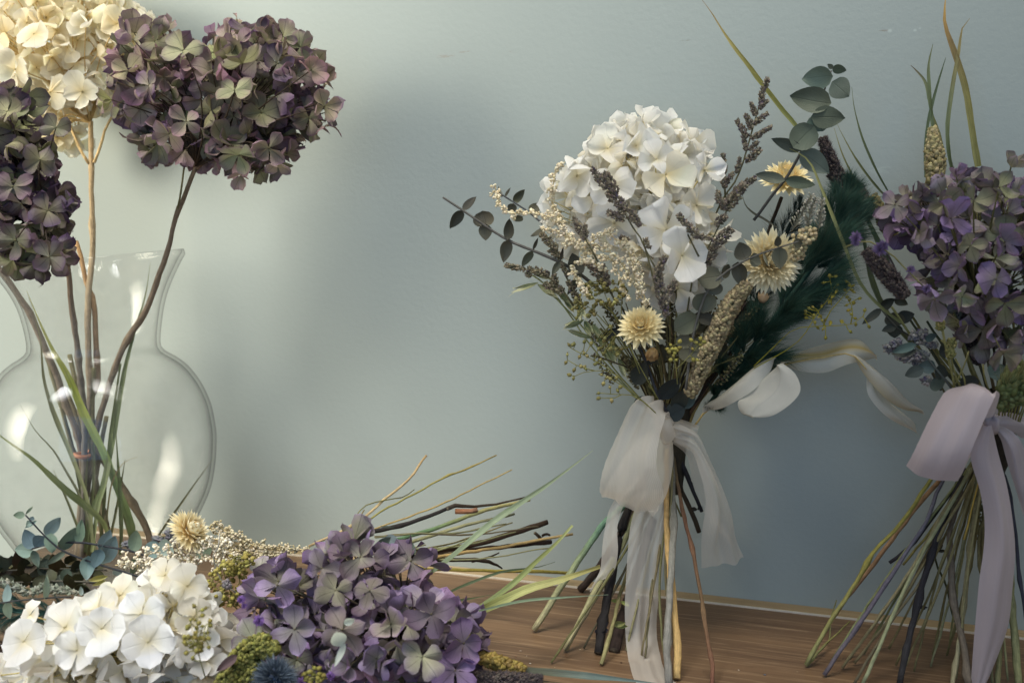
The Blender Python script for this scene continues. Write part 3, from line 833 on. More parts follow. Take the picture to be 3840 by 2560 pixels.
for (pts, y0, y1, w, lb) in [([(150, 1250), (200, 1420), (250, 1600), (300, 1800), (345, 2080)], .73, .72, 15, 'slim dark stem behind the yellow green blade in the vase'), ([(400, 1560), (372, 1700), (350, 1850), (318, 2080)], .735, .73, 16, 'short slim brown stem right of the orange band in the vase'),
                             ([(262, 1330), (292, 1480), (322, 1640), (372, 1850), (430, 2080)], .74, .71, 17, 'slim grey stem bending to the right low in the vase'), ([(352, 1380), (346, 1560), (352, 1750), (392, 2080)], .70, .72, 15, 'slim pale stem in front of the stems in the middle of the vase')]:
    bare(pts, y0, y1, [w, w * 1.15, w], [vary(lin(108, 104, 76), .12), vary(lin(96, 90, 68), .12)], ((.3, 1.4), (.55, 1.4), (.8, 1.3)), lb)

GR = [lin(112, 122, 82), lin(92, 106, 70), lin(126, 132, 92)]
def vblade(pts, y0, y1, w, cols, label, **kw):
    q = vase_path(pts, y0, y1); q.reverse()
    mb = MB(); s = scale_at(q[0]); blade3(mb, q, w * s * .78, cols, **kw)
    o = mb.build('grass_blade', M['blade'], origin=q[0]); tag(o, label, 'grass blade', 'grass blades standing in the vase')
vblade([(100, 1090), (150, 1210), (204, 1323), (255, 1410), (316, 1553), (388, 1696), (440, 1830), (490, 1960), (500, 2060)], .68, .70, 44, [lin(90, 104, 66), lin(88, 108, 66), lin(150, 158, 60), lin(196, 192, 120)], 'widest yellow green grass blade slanting across the vase from upper left')
vblade([(564, 984), (546, 1104), (510, 1227), (474, 1359), (454, 1461), (429, 1614), (413, 1696), (392, 1814), (367, 1900), (345, 2070)], .70, .69, 26, GR, 'long green grass blade standing beside the right stem in the vase', twist=.5)
vblade([(452, 1364), (434, 1487), (418, 1614), (405, 1720), (380, 1830), (340, 1930), (320, 2070)], .69, .70, 24, [lin(84, 98, 62), lin(100, 112, 72)], 'short green grass blade with a blunt top right of the stems in the vase', tip=False)
vblade([(107, 1114), (135, 1200), (153, 1283), (163, 1410), (189, 1512), (224, 1604), (265, 1700), (330, 1880), (350, 2070)], .70, .69, 24, [lin(96, 104, 70), lin(110, 114, 80), lin(130, 126, 92)], 'thin grey green grass blade bending down the left of the vase')
vblade([(-30, 1600), (3, 1635), (117, 1716), (184, 1778), (257, 1845), (318, 1894), (392, 1967), (420, 2080)], .66, .69, 34, [lin(92, 100, 60), lin(100, 112, 66), lin(128, 138, 70)], 'broad green grass blade low at the left belly of the vase')
vblade([(76, 1517), (133, 1614), (199, 1686), (250, 1770), (300, 1860), (340, 1980), (360, 2080)], .68, .70, 12, [lin(112, 116, 86), lin(110, 112, 90)], 'hair thin grass stalk in the left belly of the vase', twist=.3)
vblade([(435, 1610), (440, 1700), (450, 1850), (455, 1990), (450, 2080)], .69, .69, 20, [lin(86, 98, 64), lin(90, 104, 66)], 'straight dark grass blade low in the middle of the vase', twist=.3)
vblade([(802, 1716), (740, 1800), (674, 1894), (600, 1998), (560, 2070)], .70, .70, 12, [lin(108, 112, 78), lin(116, 116, 92)], 'lone thin stalk leaning to the right belly of the vase', twist=.3)
vblade([(514, 1713), (480, 1724), (453, 1747), (422, 1802), (405, 1900), (390, 2070)], .68, .69, 9, [lin(92, 96, 60), lin(128, 112, 80)], 'curled thin grass tip low in the middle of the vase', twist=.3)
for (a, b, c, yy, ww) in [((385, 1640), (395, 1820), (372, 2080), .70, 14), ((350, 1560), (352, 1760), (335, 2080), .69, 13), ((255, 1640), (300, 1830), (335, 2080), .705, 14), ((470, 1720), (440, 1890), (400, 2080), .70, 12), ((200, 1760), (262, 1900), (330, 2080), .70, 12), ((405, 1760), (455, 1900), (500, 2060), .71, 13), ((285, 1720), (330, 1880), (360, 2080), .725, 13), ((330, 1700), (318, 1880), (322, 2080), .705, 15)]:
    vblade([a, b, c], yy, YV, ww, [vary(lin(98, 106, 68), .15), vary(lin(108, 112, 78), .15)], 'one of the thin green stalks crowded at the bottom of the vase', twist=.4, base_w=.9)
# orange rubber band round the stems
mb = MB(); c = P(313, 1702, YV - .002); rows = []
for i in range(20):
    a = 2 * PI * i / 20; row = []
    for k in range(6):
        b = 2 * PI * k / 6; r = .0058 + .0011 * math.cos(b)
        row.append(mb.vert(c + V((r * math.cos(a), r * math.sin(a) * 1.3, .0016 * math.sin(b) + .0008 * math.sin(a * 2)))))
    rows.append(row)
rows.append(rows[0]); mb.grid(rows, closed=True)
o = mb.build('rubber_band', M['band'], origin=c); tag(o, 'orange rubber band round the stems inside the glass vase', 'rubber band')

#==================================================================== BOUQUET AGAINST THE WALL (white)
TIE = W(2530, 1600, .045)
bq = empty('bouquet', T(2480, 2480), 'dried bouquet with white hydrangea and sheer cream ribbon leaning on the wall', 'bouquet')
def PW(x, y, e=0.06): return W(x, y, e)
def pw(base): return lambda x, y, e=0.0: W(x, y, base + e)
sW = scale_at(W(2400, 700, .07))
lob = [(W(2400, 700, .062), 240 * sW, 205 * sW, 200 * sW), (W(2530, 930, .085), 150 * sW, 160 * sW, 120 * sW), (W(2200, 780, .06), 130 * sW, 150 * sW, 110 * sW), (W(2420, 525, .05), 115 * sW, 75 * sW, 90 * sW)]
def FW_(lst):
    out = []
    for (x, y, off, r, spin, nx, nz) in lst:
        p = W(x, y, off); out.append((p, V((nx, -1, nz)), r * scale_at(p), spin))
    return out
fe = FW_([(2498, 863, .115, 118, .35, .1, .1), (2557, 957, .125, 112, .15, .1, -.1), (2495, 656, .105, 108, .55, .2, .3), (2386, 549, .09, 88, .75, 0, .3), (2166, 661, .09, 118, .9, -.4, .2), (2304, 835, .10, 112, .1, -.2, -.1), (2460, 600, .10, 84, .3, .1, .5), (2610, 770, .10, 95, .6, .5, .1), (2640, 640, .09, 95, .2, .6, .3), (2230, 740, .095, 100, .4, -.2, .1), (2280, 560, .085, 95, .2, -.3, .5), (2420, 460, .06, 85, .1, -.1, .8), (2590, 540, .07, 90, .8, .5, .8), (2290, 690, .105, 95, .8, -.1, .2), (2540, 1080, .11, 95, .5, .1, -.4)])
flower_head('hydrangea', bq, lob, W(2500, 1150, .055), 84 * sW, 215, white_cols(WHITE), M['white_petal'], fe, broad=.96, stalkcol=lin(200, 186, 130), label='big white hydrangea head')
wc = W(2690, 890, .03)
mb = MB()

def tie_stem(pts, w, cols, off=None, end=None, nodes=(), name='stem', label=None):
    """stem below the tie: from the binding down to the table"""
    n = len(pts); a = W(pts[0][0], pts[0][1], .05 if off is None else off)
    b = T(*pts[-1]) + V((0, 0, .0015)) if end is None else W(pts[-1][0], pts[-1][1], end)
    out = []
    for i, p in enumerate(pts):
        t = i / (n - 1); Y = a.y + (b.y - a.y) * t
        out.append(P(p[0], p[1], Y))
    out[0] = a; out[-1] = b
    return stem(bq_cur, out, w, cols, nodes=nodes, name=name, label=label)
bq_cur = bq
TANS = lin(150, 140, 104)
D = zD
tie_stem(D([(700, 540), (640, 620), (520, 720), (340, 980), (145, 1300)]), [22, 24, 24], [lin(110, 140, 110), lin(104, 134, 108), lin(146, 148, 108), lin(170, 160, 122)], label='straight pale green stem')
tie_stem(D([(740, 520), (690, 650), (600, 860), (480, 1060), (310, 1405)]), [20, 22, 20], [lin(132, 130, 88), lin(150, 146, 106), lin(168, 158, 118)])
tie_stem(D([(760, 440), (650, 640), (600, 780), (550, 1020), (510, 1250), (486, 1420)]), [28, 30, 30, 32], [lin(50, 46, 42), lin(40, 36, 34), lin(46, 42, 40)], nodes=((.35, 1.5), (.62, 1.5), (.86, 1.7)), label='black knotty stem')
tie_stem(D([(760, 600), (640, 980), (590, 1130), (560, 1270), (500, 1480)]), [12, 14, 14], [lin(96, 82, 64), lin(120, 112, 76), lin(140, 132, 90)], nodes=((.9, 1.4),))
tie_stem(D([(780, 700), (690, 980), (620, 1200), (568, 1410)]), [34, 38, 42], [lin(66, 54, 46), lin(58, 46, 40)], off=.03, label='thick dark brown stem')
tie_stem(D([(690, 640), (500, 940), (390, 1085)]), [24, 28, 30], [lin(70, 60, 52), lin(62, 52, 46)], off=.03)
tie_stem(D([(870, 330), (880, 560), (885, 760), (870, 1000), (850, 1350), (862, 1590)]), [22, 26, 26, 28], [lin(108, 104, 92), lin(142, 138, 126), lin(124, 120, 112)], off=.055, nodes=((.36, 1.5), (.81, 1.5)), label='weathered grey stem')
tie_stem(D([(850, 330), (846, 640), (850, 800), (870, 1000), (890, 1200), (905, 1380), (900, 1556)]), [18, 22, 26, 26], [lin(168, 138, 90), lin(196, 160, 104), lin(200, 166, 108)], off=.07, nodes=((.56, 1.25), (.86, 1.25)), label='ochre yellow stem in front')
tie_stem(D([(880, 340), (910, 540), (940, 690), (985, 870), (1030, 1100), (1050, 1260), (1085, 1440), (1092, 1600)]), [13, 14, 15], [lin(108, 98, 70), lin(122, 86, 66), lin(116, 94, 68), lin(118, 80, 64)], off=.055, nodes=((.28, 1.6), (.43, 1.6), (.71, 1.7), (.88, 1.5)), label='thin reddish jointed stem')
tie_stem(D([(880, 300), (910, 360), (960, 480), (1035, 660)]), [14, 15, 13], [lin(44, 42, 44), lin(38, 38, 42)], off=.055, end=.05, nodes=((.5, 1.5),))
tie_stem(D([(890, 380), (920, 530), (960, 620), (1020, 770)]), [15, 17, 18], lin(66, 58, 46), off=.045, end=.04)
tie_stem(D([(870, 470), (870, 560), (905, 640), (925, 685)]), [7, 7], lin(116, 112, 70), off=.06, end=.06)
for i in range(9):
    x1 = rnd.choice((rnd.uniform(2060, 2330), rnd.uniform(2330, 2640))); y1 = rnd.uniform(2380, 2520); cl = vary(rnd.choice([lin(124, 116, 84), lin(110, 104, 70), lin(92, 84, 62), lin(138, 130, 96)]), .12)
    q = [(2520, 1720), (2505 + (x1 - 2400) * .1, 1850), ((2480 + x1) / 2 + rnd.uniform(-20, 20), (1850 + y1) / 2), (x1, y1)]
    tie_stem(q, [7, 9, 8], [cl, vary(cl, .15)], off=rnd.uniform(.035, .06), nodes=((rnd.uniform(.4, .8), 1.5),))
# upper stalks gathering into the tie
up = [((2520, 1560), (2440, 1330), (2330, 1150), lin(84, 80, 56)), ((2530, 1560), (2470, 1300), (2400, 1120), lin(120, 108, 76)), ((2540, 1560), (2530, 1330), (2490, 1120), lin(140, 122, 88)), ((2550, 1560), (2560, 1400), (2570, 1200), lin(60, 58, 52)), ((2560, 1560), (2600, 1380), (2660, 1200), lin(70, 60, 50)), ((2570, 1560), (2680, 1330), (2800, 1130), lin(52, 40, 36)), ((2580, 1565), (2700, 1370), (2830, 1200), lin(58, 46, 40)), ((2515, 1555), (2400, 1400), (2250, 1230), lin(112, 110, 72)), ((2510, 1550), (2420, 1450), (2340, 1330), lin(92, 96, 60)), ((2545, 1560), (2500, 1420), (2450, 1250), lin(64, 58, 50)), ((2535, 1560), (2520, 1440), (2420, 1300), lin(84, 74, 60)), ((2590, 1570), (2640, 1480), (2700, 1420), lin(150, 130, 80))]
for (a, b, c, cl) in up:
    e = rnd.uniform(.035, .065)
    stem(bq, [W(a[0], a[1] + 60, .05), W(a[0], a[1], .05), W(b[0], b[1], e), W(c[0], c[1], e + .01)], [14, 13, 9], [cl, vary(cl, .2)], name='stalk', n=6)
# binding bulge behind the bow
bm = MB()
pxtube(bm, [W(2528, 1500, .045), W(2532, 1600, .05), W(2530, 1720, .05), W(2540, 1850, .05)], [150, 100, 80, 40], lin(52, 48, 38), n=12)
bm.build('stem_bundle', M['stem'], bq, origin=TIE)

for i in range(72):
    x1 = rnd.uniform(2200, 2880); y1 = 1120 + abs(x1 - 2540) * .25 + rnd.uniform(-60, 190); e = rnd.uniform(.02, .085)
    cl = vary(rnd.choice([lin(104, 102, 66), lin(84, 80, 56), lin(122, 116, 80), lin(72, 64, 48), lin(112, 112, 78)]), .15)
    tp = W(x1, y1, e + .008)
    stem(bq, [W(2500 + (x1 - 2540) * .15, 1540, .05), W(2525 + (x1 - 2540) * .45, 1400, e), tp], [7, 6, 4], cl, name='stalk', n=5)
    if i % 2:
        mb = MB(); b = W(2525 + (x1 - 2540) * .7, y1 + 110, e)
        spike(mb, [b, tp], .0026, 46, .0008, 1.6, [vary(lin(112, 108, 78), .1), vary(lin(92, 86, 66), .1)], OCT, fill=.05)
        mb.build('dried_blossom', M['crumb'], bq, origin=b)
for i in range(18):
    x1 = rnd.uniform(2420, 2780); y1 = rnd.uniform(1180, 1470); b = W(x1, y1, rnd.uniform(.02, .06)); a = rnd.uniform(-.9, .9)
    mb = MB(); leaf3(mb, b, b + V((math.sin(a) * .014, rnd.uniform(-.006, .004), math.cos(a) * .014)), .011, vary(rnd.choice(EUC), .15), rprof)
    mb.build('leaf', M['leaf'], bq, origin=b)

# eucalyptus
sprig(bq, pw(.075), z1([(1290, 1460, 0), (1130, 1330, 0), (980, 1240, .01), (780, 1155, .01), (600, 1080, .01), (425, 970, .012), (265, 860, .014), (120, 765, .016)]), [13, 12, 10, 8], lin(84, 82, 78),
      [(z1([b])[0] + (.012,), z1([t])[0], w / 1.96, pr) for b, t, w, pr in [
          ((265, 860), (365, 740), 58, oprof), ((265, 860), (170, 998), 82, oprof), ((430, 985), (405, 860), 165, rprof), ((430, 960), (432, 1084), 100, oprof), ((595, 1080), (622, 912), 78, oprof),
          ((600, 1075), (555, 1232), 90, oprof), ((780, 1155), (818, 1062), 26, lprof), ((780, 1160), (696, 1272), 62, oprof), ((980, 1240), (1015, 1120), 22, lprof), ((980, 1235), (916, 1336), 52, oprof),
          ((1120, 1345), (1068, 1172), 125, oprof), ((1135, 1320), (1032, 1502), 60, oprof)]], EUC, label='eucalyptus sprig pointing to the left with paired dark leaves', toff=.006)
sprig(bq, pw(.03), z1([(960, 1050), (900, 1000), (760, 880), (640, 800), (530, 730)]), [8, 6], lin(72, 74, 76),
      [(z1([b])[0], z1([t])[0], w / 1.96) for b, t, w in [((555, 765), (522, 695), 26), ((575, 760), (612, 693), 20), ((640, 805), (712, 702), 64), ((640, 810), (606, 885), 70), ((750, 870), (852, 815), 74), ((870, 965), (932, 846), 84), ((705, 905), (640, 945), 56), ((885, 985), (768, 1062), 42), ((985, 1050), (1050, 990), 48)]], EUC, toff=.006)
sprig(bq, pw(.125), zC([(1120, 1100), (1160, 780), (1210, 560), (1270, 390), (1340, 300), (1450, 210), (1600, 130), (1700, 90), (1950, 10)]), [11, 10, 8, 6], lin(96, 94, 88),
      [(zC([b])[0], zC([t])[0], w / 1.96, pr) for b, t, w, pr in [
          ((1385, 262), (1205, 290), 180, rprof), ((1345, 300), (1300, 398), 150, rprof), ((1268, 385), (1250, 545), 190, rprof), ((1210, 560), (1045, 670), 175, rprof), ((1205, 560), (1335, 600), 100, rprof),
          ((1160, 770), (1050, 720), 120, rprof), ((1150, 740), (1250, 800), 100, rprof), ((1150, 790), (1140, 900), 170, rprof), ((1380, 240), (1470, 220), 105, rprof), ((1500, 160), (1540, 335), 115, oprof), ((1560, 150), (1510, 10), 130, oprof),
          ((1590, 130), (1685, 168), 100, oprof), ((1810, 50), (1812, 218), 118, oprof), ((1690, 90), (1716, 192), 22, lprof), ((1910, 20), (1990, 30), 80, rprof), ((1800, 50), (1790, -40), 56, oprof)]], EUC, label='eucalyptus sprig with round dark leaves in the middle of the bouquet', toff=.006)
sprig(bq, pw(.06), z2([(640, 1620), (680, 1568), (780, 1430), (870, 1320), (960, 1170), (1080, 930), (1110, 840), (1150, 690), (1210, 520)]), [13, 13, 11, 8, 6], lin(80, 78, 74),
      [(z2([b])[0] + (.01,), z2([t])[0], w / 1.96, pr) for b, t, w, pr in [
          ((870, 1328), (642, 1268), 84, oprof), ((870, 1325), (1105, 1362), 92, oprof), ((995, 1105), (768, 1018), 90, oprof), ((985, 1110), (1195, 1275), 160, oprof), ((1085, 925), (925, 1095), 215, rprof),
          ((1060, 860), (1318, 865), 165, oprof), ((1105, 830), (1140, 968), 200, rprof), ((1210, 760), (905, 705), 190, oprof), ((1222, 560), (984, 590), 165, oprof), ((1215, 600), (1345, 712), 165, oprof), ((1215, 500), (1325, 525), 70, oprof), ((1225, 505), (1180, 472), 36, oprof)]], [lin(82, 90, 76), lin(76, 84, 70), lin(96, 106, 92)], label='tall eucalyptus sprig with broad grey green leaves at the top right', toff=.006)
lowleaf = [((940, 1172), (1068, 1005), 125), ((1032, 1252), (1135, 1085), 115), ((1100, 1240), (1185, 1105), 95), ((815, 905), (955, 815), 76), ((740, 1060), (830, 900), 130), ((495, 725), (650, 640), 66), ((980, 1290), (1120, 1230), 140), ((740, 1190), (860, 1160), 60)]
sprig(bq, pw(.09), zC([(1000, 1290), (920, 1150), (850, 960), (790, 800), (700, 680)]), [12, 11, 8], lin(58, 58, 62), [(zC([b])[0], zC([t])[0], w / 1.96) for b, t, w in lowleaf], [lin(60, 70, 70), lin(52, 56, 52), lin(70, 82, 80)], label='dark eucalyptus leaves just above the cream ribbon')

# statice
pf = pw(.125)
statice(bq, pf, [z1([(1700, 1500), (1600, 1120), (1530, 1010), (1420, 820), (1330, 700), (1215, 560)])], [z1(s[:-1]) + [s[-1] / 1.96] for s in [((1320, 700), (1215, 548), 60), ((1400, 730), (1305, 580), 62), ((1440, 830), (1330, 715), 84), ((1450, 930), (1325, 870), 60), ((1550, 940), (1415, 810), 80), ((1565, 980), (1510, 860), 44)]], label='grey violet statice sprig across the white hydrangea')
statice(bq, pf, [z1([(1260, 1240), (1180, 1090), (1080, 930)])], [z1(s[:-1]) + [s[-1] / 1.96] for s in [((1160, 1070), (1075, 915), 46), ((1170, 1060), (1165, 960), 36)]])
statice(bq, pw(.08), [z2([(330, 1640), (420, 1450), (500, 1340), (560, 1200), (600, 1060), (640, 920), (680, 780), (740, 580)]), z2([(430, 1460), (425, 1300), (415, 1130)])],
        [z2(s[:-1]) + [s[-1] / 1.96] for s in [((725, 650), (742, 572), 34), ((690, 770), (715, 640), 46), ((660, 850), (618, 755), 40), ((680, 800), (740, 735), 36), ((625, 950), (580, 840), 46), ((640, 910), (742, 830), 42), ((590, 1010), (512, 882), 46), ((620, 1020), (770, 932), 46), ((585, 1110), (565, 970), 38), ((610, 1100), (670, 1040), 36), ((580, 1190), (690, 1090), 60), ((515, 1270), (540, 1155), 36),
            ((425, 1380), (412, 1128), 56), ((430, 1350), (492, 1270), 40), ((500, 1400), (658, 1302), 56), ((420, 1540), (362, 1405), 50), ((440, 1490), (545, 1390), 66)]], label='tallest grey violet statice sprig beside the white hydrangea')
statice(bq, pw(.11), [z1([(1900, 1700), (1970, 1300), (2060, 1150), (2160, 950), (2260, 760)])], [z1(s[:-1]) + [s[-1] / 1.96] for s in [((2010, 1290), (2120, 1130), 95), ((2110, 1130), (2240, 990), 80), ((2190, 860), (2345, 665), 84), ((2190, 830), (2130, 730), 56), ((2120, 960), (2205, 900), 60), ((1960, 1330), (2050, 1220), 80)]])
statice(bq, pf, [z1([(2000, 1200), (1930, 1060), (1850, 900)])], [z1(s[:-1]) + [s[-1] / 1.96] for s in [((1930, 1000), (1845, 885), 50), ((2000, 1060), (1910, 960), 66), ((1990, 1050), (2100, 1070), 40)]])
statice(bq, pw(.135), [z1([(1780, 1700), (1740, 1500), (1700, 1340), (1755, 1200)]), z1([(1690, 1300), (1600, 1130), (1590, 1060)])], [z1(s[:-1]) + [s[-1] / 1.96] for s in [((1690, 1330), (1755, 1195), 60), ((1720, 1420), (1690, 1290), 66), ((1740, 1560), (1700, 1380), 74), ((1745, 1510), (1830, 1380), 50), ((1640, 1140), (1605, 1070), 34), ((1760, 1640), (1740, 1500), 60)]], label='grey statice sprig below the white florets')
statice(bq, pw(.085), [z1([(1080, 1560), (960, 1400), (800, 1310), (580, 1280)]), z1([(1150, 1560), (1040, 1380), (940, 1160), (840, 1040)])], [z1(s[:-1]) + [s[-1] / 1.96] for s in [((720, 1290), (575, 1262), 46), ((900, 1330), (740, 1290), 60), ((760, 1350), (745, 1310), 50), ((960, 1150), (835, 1030), 60), ((1000, 1210), (900, 1150), 46), ((1010, 1450), (860, 1400), 60), ((950, 1400), (930, 1330), 56), ((1120, 1540), (1040, 1380), 60), ((1040, 1340), (985, 1240), 40)]], cols=[lin(118, 110, 88), lin(136, 126, 104), lin(96, 90, 74)])
statice(bq, pw(.1), [z1([(1400, 1560), (1290, 1330), (1180, 1130)])], [z1(s[:-1]) + [s[-1] / 1.96] for s in [((1340, 1410), (1180, 1235), 80), ((1260, 1300), (1160, 1240), 50), ((1330, 1400), (1290, 1250), 50), ((1500, 1100), (1420, 1060), 50)]])

# cream astilbe
def astilbe(parent, place, lines, label=None, size=.0010, wpx=28, cols=None, dens=1.0, side=True):
    cols = cols or [lin(226, 212, 178), lin(234, 222, 192), lin(214, 198, 160)]
    mb = MB(); p0 = place(*lines[0][0])
    for s in lines: pxtube(mb, [place(*p) for p in s], [6, 4], lin(200, 180, 134), n=5)
    o = mb.build('astilbe_plume', M['stem'], parent, origin=p0)
    if label: o['label'] = label
    m2 = MB()
    for s in lines:
        pts = [place(*p) for p in s]; path = smooth_path(pts, 40); sc0 = scale_at(pts[0])
        ln = sum((path[i + 1] - path[i]).length for i in range(39))
        cl = int(ln / .0013 * dens)
        for i in range(cl):
            x = 38.99 * (i + rnd.random()) / cl; k = int(x); p = path[k].lerp(path[k + 1], x - k)
            dv = V((rnd.uniform(-1, 1), rnd.uniform(-1, 1), rnd.uniform(-1, 1))).normalized()
            q = p + dv * wpx * sc0 * rnd.uniform(.15, .6)
            for _ in range(5):
                bit(m2, q + V((rnd.uniform(-1, 1), rnd.uniform(-1, 1), rnd.uniform(-1, 1))) * size * 1.3, size * rnd.uniform(.55, 1), dv, 1.15, vary(rnd.choice(cols), .1), ICO)
    b = m2.build('blossom', M['crumb'], o, origin=p0); b['kind'] = 'stuff'
    return o
ast = [z1(s) for s in [[(1080, 1090), (1000, 980), (940, 850), (910, 760), (930, 680), (940, 580), (1015, 505)], [(1000, 980), (880, 900), (740, 875), (600, 880), (520, 780), (505, 670)],
       [(1130, 1130), (1050, 1060), (960, 1030), (850, 990)], [(1300, 1300), (1180, 1220), (1110, 1260)], [(1150, 1230), (1170, 1120), (1290, 1040), (1390, 990)], [(1620, 1560), (1580, 1420), (1550, 1260), (1460, 1130), (1350, 1040)],
       [(1500, 1400), (1440, 1250), (1330, 1150), (1220, 1110)], [(1480, 1500), (1420, 1360), (1390, 1290)], [(1560, 1500), (1500, 1200), (1420, 1080)], [(1100, 1100), (1030, 1120), (990, 1110)], [(1400, 1250), (1300, 1200), (1190, 1180)], [(1180, 1500), (1120, 1380), (1060, 1280)], [(1570, 1450), (1560, 1330), (1545, 1200)]]]
astilbe(bq, pw(.118), ast, label='cream feathery astilbe in front of the white hydrangea')

# oats
pO = pw(.07)
os_ = [((820, 1390), (632, 1466), 44), ((760, 1300), (905, 1370), 50), ((815, 1400), (950, 1490), 62), ((945, 1440), (1065, 1555), 62), ((900, 1380), (985, 1470), 50), ((1000, 1500), (1090, 1590), 50)]
for b, t, w in os_:
    bb, tt = z1([b])[0], z1([t])[0]; oat(bq, pO, bb, tt, w / 1.96, 0)
for b, t, w in [((370, 590), (238, 650), 52), ((425, 720), (258, 664), 44), ((330, 430), (390, 592), 52), ((378, 595), (432, 705), 54), ((440, 615), (500, 725), 54), ((565, 745), (622, 905), 54), ((620, 870), (682, 1010), 48), ((470, 700), (540, 800), 46), ((520, 790), (600, 900), 46)]:
    bb, tt = zC([b])[0], zC([t])[0]; oat(bq, pO, bb, tt, w / 1.96, .01)
for s in [[(-20, 250), (110, 350), (250, 520), (380, 720), (600, 980), (770, 1160), (920, 1300)], [(60, 330), (330, 600), (560, 900), (760, 1140), (920, 1300)], [(560, 980), (680, 1080), (770, 1170), (900, 1290)]]:
    stem(bq, [pO(*p) for p in zC(s)], 6, lin(128, 132, 88), name='oat_stalk', n=5)

# seed sprays (green)
GY = [lin(138, 132, 82), lin(122, 116, 70), lin(152, 144, 94)]
sp = zC([(240, 900), (265, 990), (295, 1015), (300, 955), (372, 832), (340, 858), (250, 842), (262, 770), (300, 765), (396, 852), (492, 880), (456, 910), (376, 932), (350, 928), (375, 748), (480, 800), (425, 760), (290, 770), (385, 945)])
beads(bq, pw(.11), [zC([(920, 1290), (770, 1150), (600, 980), (450, 960), (360, 975), (300, 1000)]), zC([(600, 980), (480, 900), (380, 850), (270, 790)]), zC([(450, 960), (340, 930), (250, 880)])], sp, .0012, GY, label='spray of tiny green seed capsules at the lower left')
sp = zC([(575, 1180), (480, 1162), (480, 1125), (516, 1055), (566, 1020), (562, 1082), (620, 1106), (500, 990), (612, 1012), (545, 1010), (640, 1080)])
beads(bq, pw(.12), [zC([(900, 1270), (760, 1150), (630, 1135), (500, 1125)]), zC([(740, 1140), (640, 1060), (540, 1010)]), zC([(650, 1135), (590, 1160), (490, 1160)])], sp, .0012, GY)
sp = [(x, y, e) for x, y, e in cloud(2265, 1100, 90, 52, 70, -.015, .02)] + cloud(2200, 1150, 60, 60, 25, -.01, .01) + cloud(2290, 1280, 60, 60, 22, -.01, .01)
beads(bq, pw(.105), [[(2470, 1500), (2360, 1300), (2280, 1130), (2250, 1060)], [(2400, 1400), (2320, 1200), (2200, 1100)], [(2380, 1350), (2330, 1180), (2340, 1090)], [(2350, 1300), (2240, 1180), (2180, 1130)]], sp, .0012, GY, label='dense cluster of olive seed capsules under the astilbe')
sp = zC([(1010, 770), (1020, 800), (1040, 830), (1060, 810), (1075, 745), (1010, 880), (1050, 880), (1075, 790), (1000, 820), (1160, 735), (1200, 755), (1230, 725), (1230, 770), (1170, 800), (1255, 750), (1205, 880), (1175, 880), (985, 800), (1045, 800), (1030, 850)])
beads(bq, pw(.145), [zC([(1060, 1060), (1050, 950), (1030, 830), (1020, 780)]), zC([(1050, 950), (1150, 850), (1230, 750)])], sp, .0011, [lin(158, 148, 76), lin(142, 134, 70)])

# strawflowers
strawflower(bq, W(2403, 1222, .125), V((-.25, -.8, .55)), 92 * sW, label='small pale yellow strawflower low on the left', rings=5, tight=.85, cols=[lin(224, 192, 122), lin(238, 220, 164), lin(242, 230, 188)])
strawflower(bq, W(2891, 978, .1), V((.15, -1, .12)), 124 * sW, label='large ivory strawflower with many fine petals', rings=9, tight=1.0)
strawflower(bq, W(2949, 668, .035), V((-.05, -.55, .8)), 108 * sW, label='yellow centred strawflower near the wall', rings=5, tight=.7, cols=[lin(224, 190, 112), lin(240, 222, 166), lin(242, 232, 194)])
def bud(c, n, R, cols, parent=bq):
    n = n.normalized(); t, q = ortho(n); mb = MB()
    for k in range(3):
        for i in range(7):
            a = 2 * PI * i / 7 + k * .4; h_ = t * math.cos(a) + q * math.sin(a); e = 1.0 + .15 * k
            d = h_ * math.cos(e) + n * math.sin(e)
            petal(mb, c + h_ * R * .25, d, h_ * -1, R * rnd.uniform(.9, 1.2), R * .6, cols, sprof, curl=.25, cup=.3, nu=4, nv=5)
    mb.build('flower_bud', M['straw_petal'], parent, origin=c)
bud(W(2858, 1132, .08), V((.1, -.3, 1)), 34 * sW, [lin(150, 110, 84), lin(206, 178, 140), lin(216, 192, 158)])
bud(W(2450, 1310, .11), V((-.2, -.5, -.6)), 42 * sW, [lin(190, 150, 96), lin(206, 172, 116), lin(200, 160, 110)])
stem(bq, [W(2870, 1080, .07), W(2850, 1150, .065), W(2740, 1330, .05), W(2580, 1560, .05)], [10, 12, 14], lin(86, 66, 48), name='stalk', n=6)
stem(bq, [W(2410, 1260, .11), W(2420, 1330, .09), W(2480, 1480, .06), W(2530, 1590, .05)], [8, 10, 10], lin(112, 98, 66), name='stalk', n=6)
stem(bq, [W(2930, 740, .03), W(2890, 850, .035), W(2760, 1200, .04), W(2600, 1540, .045)], [14, 14, 12], lin(60, 48, 36), name='stalk', n=6)

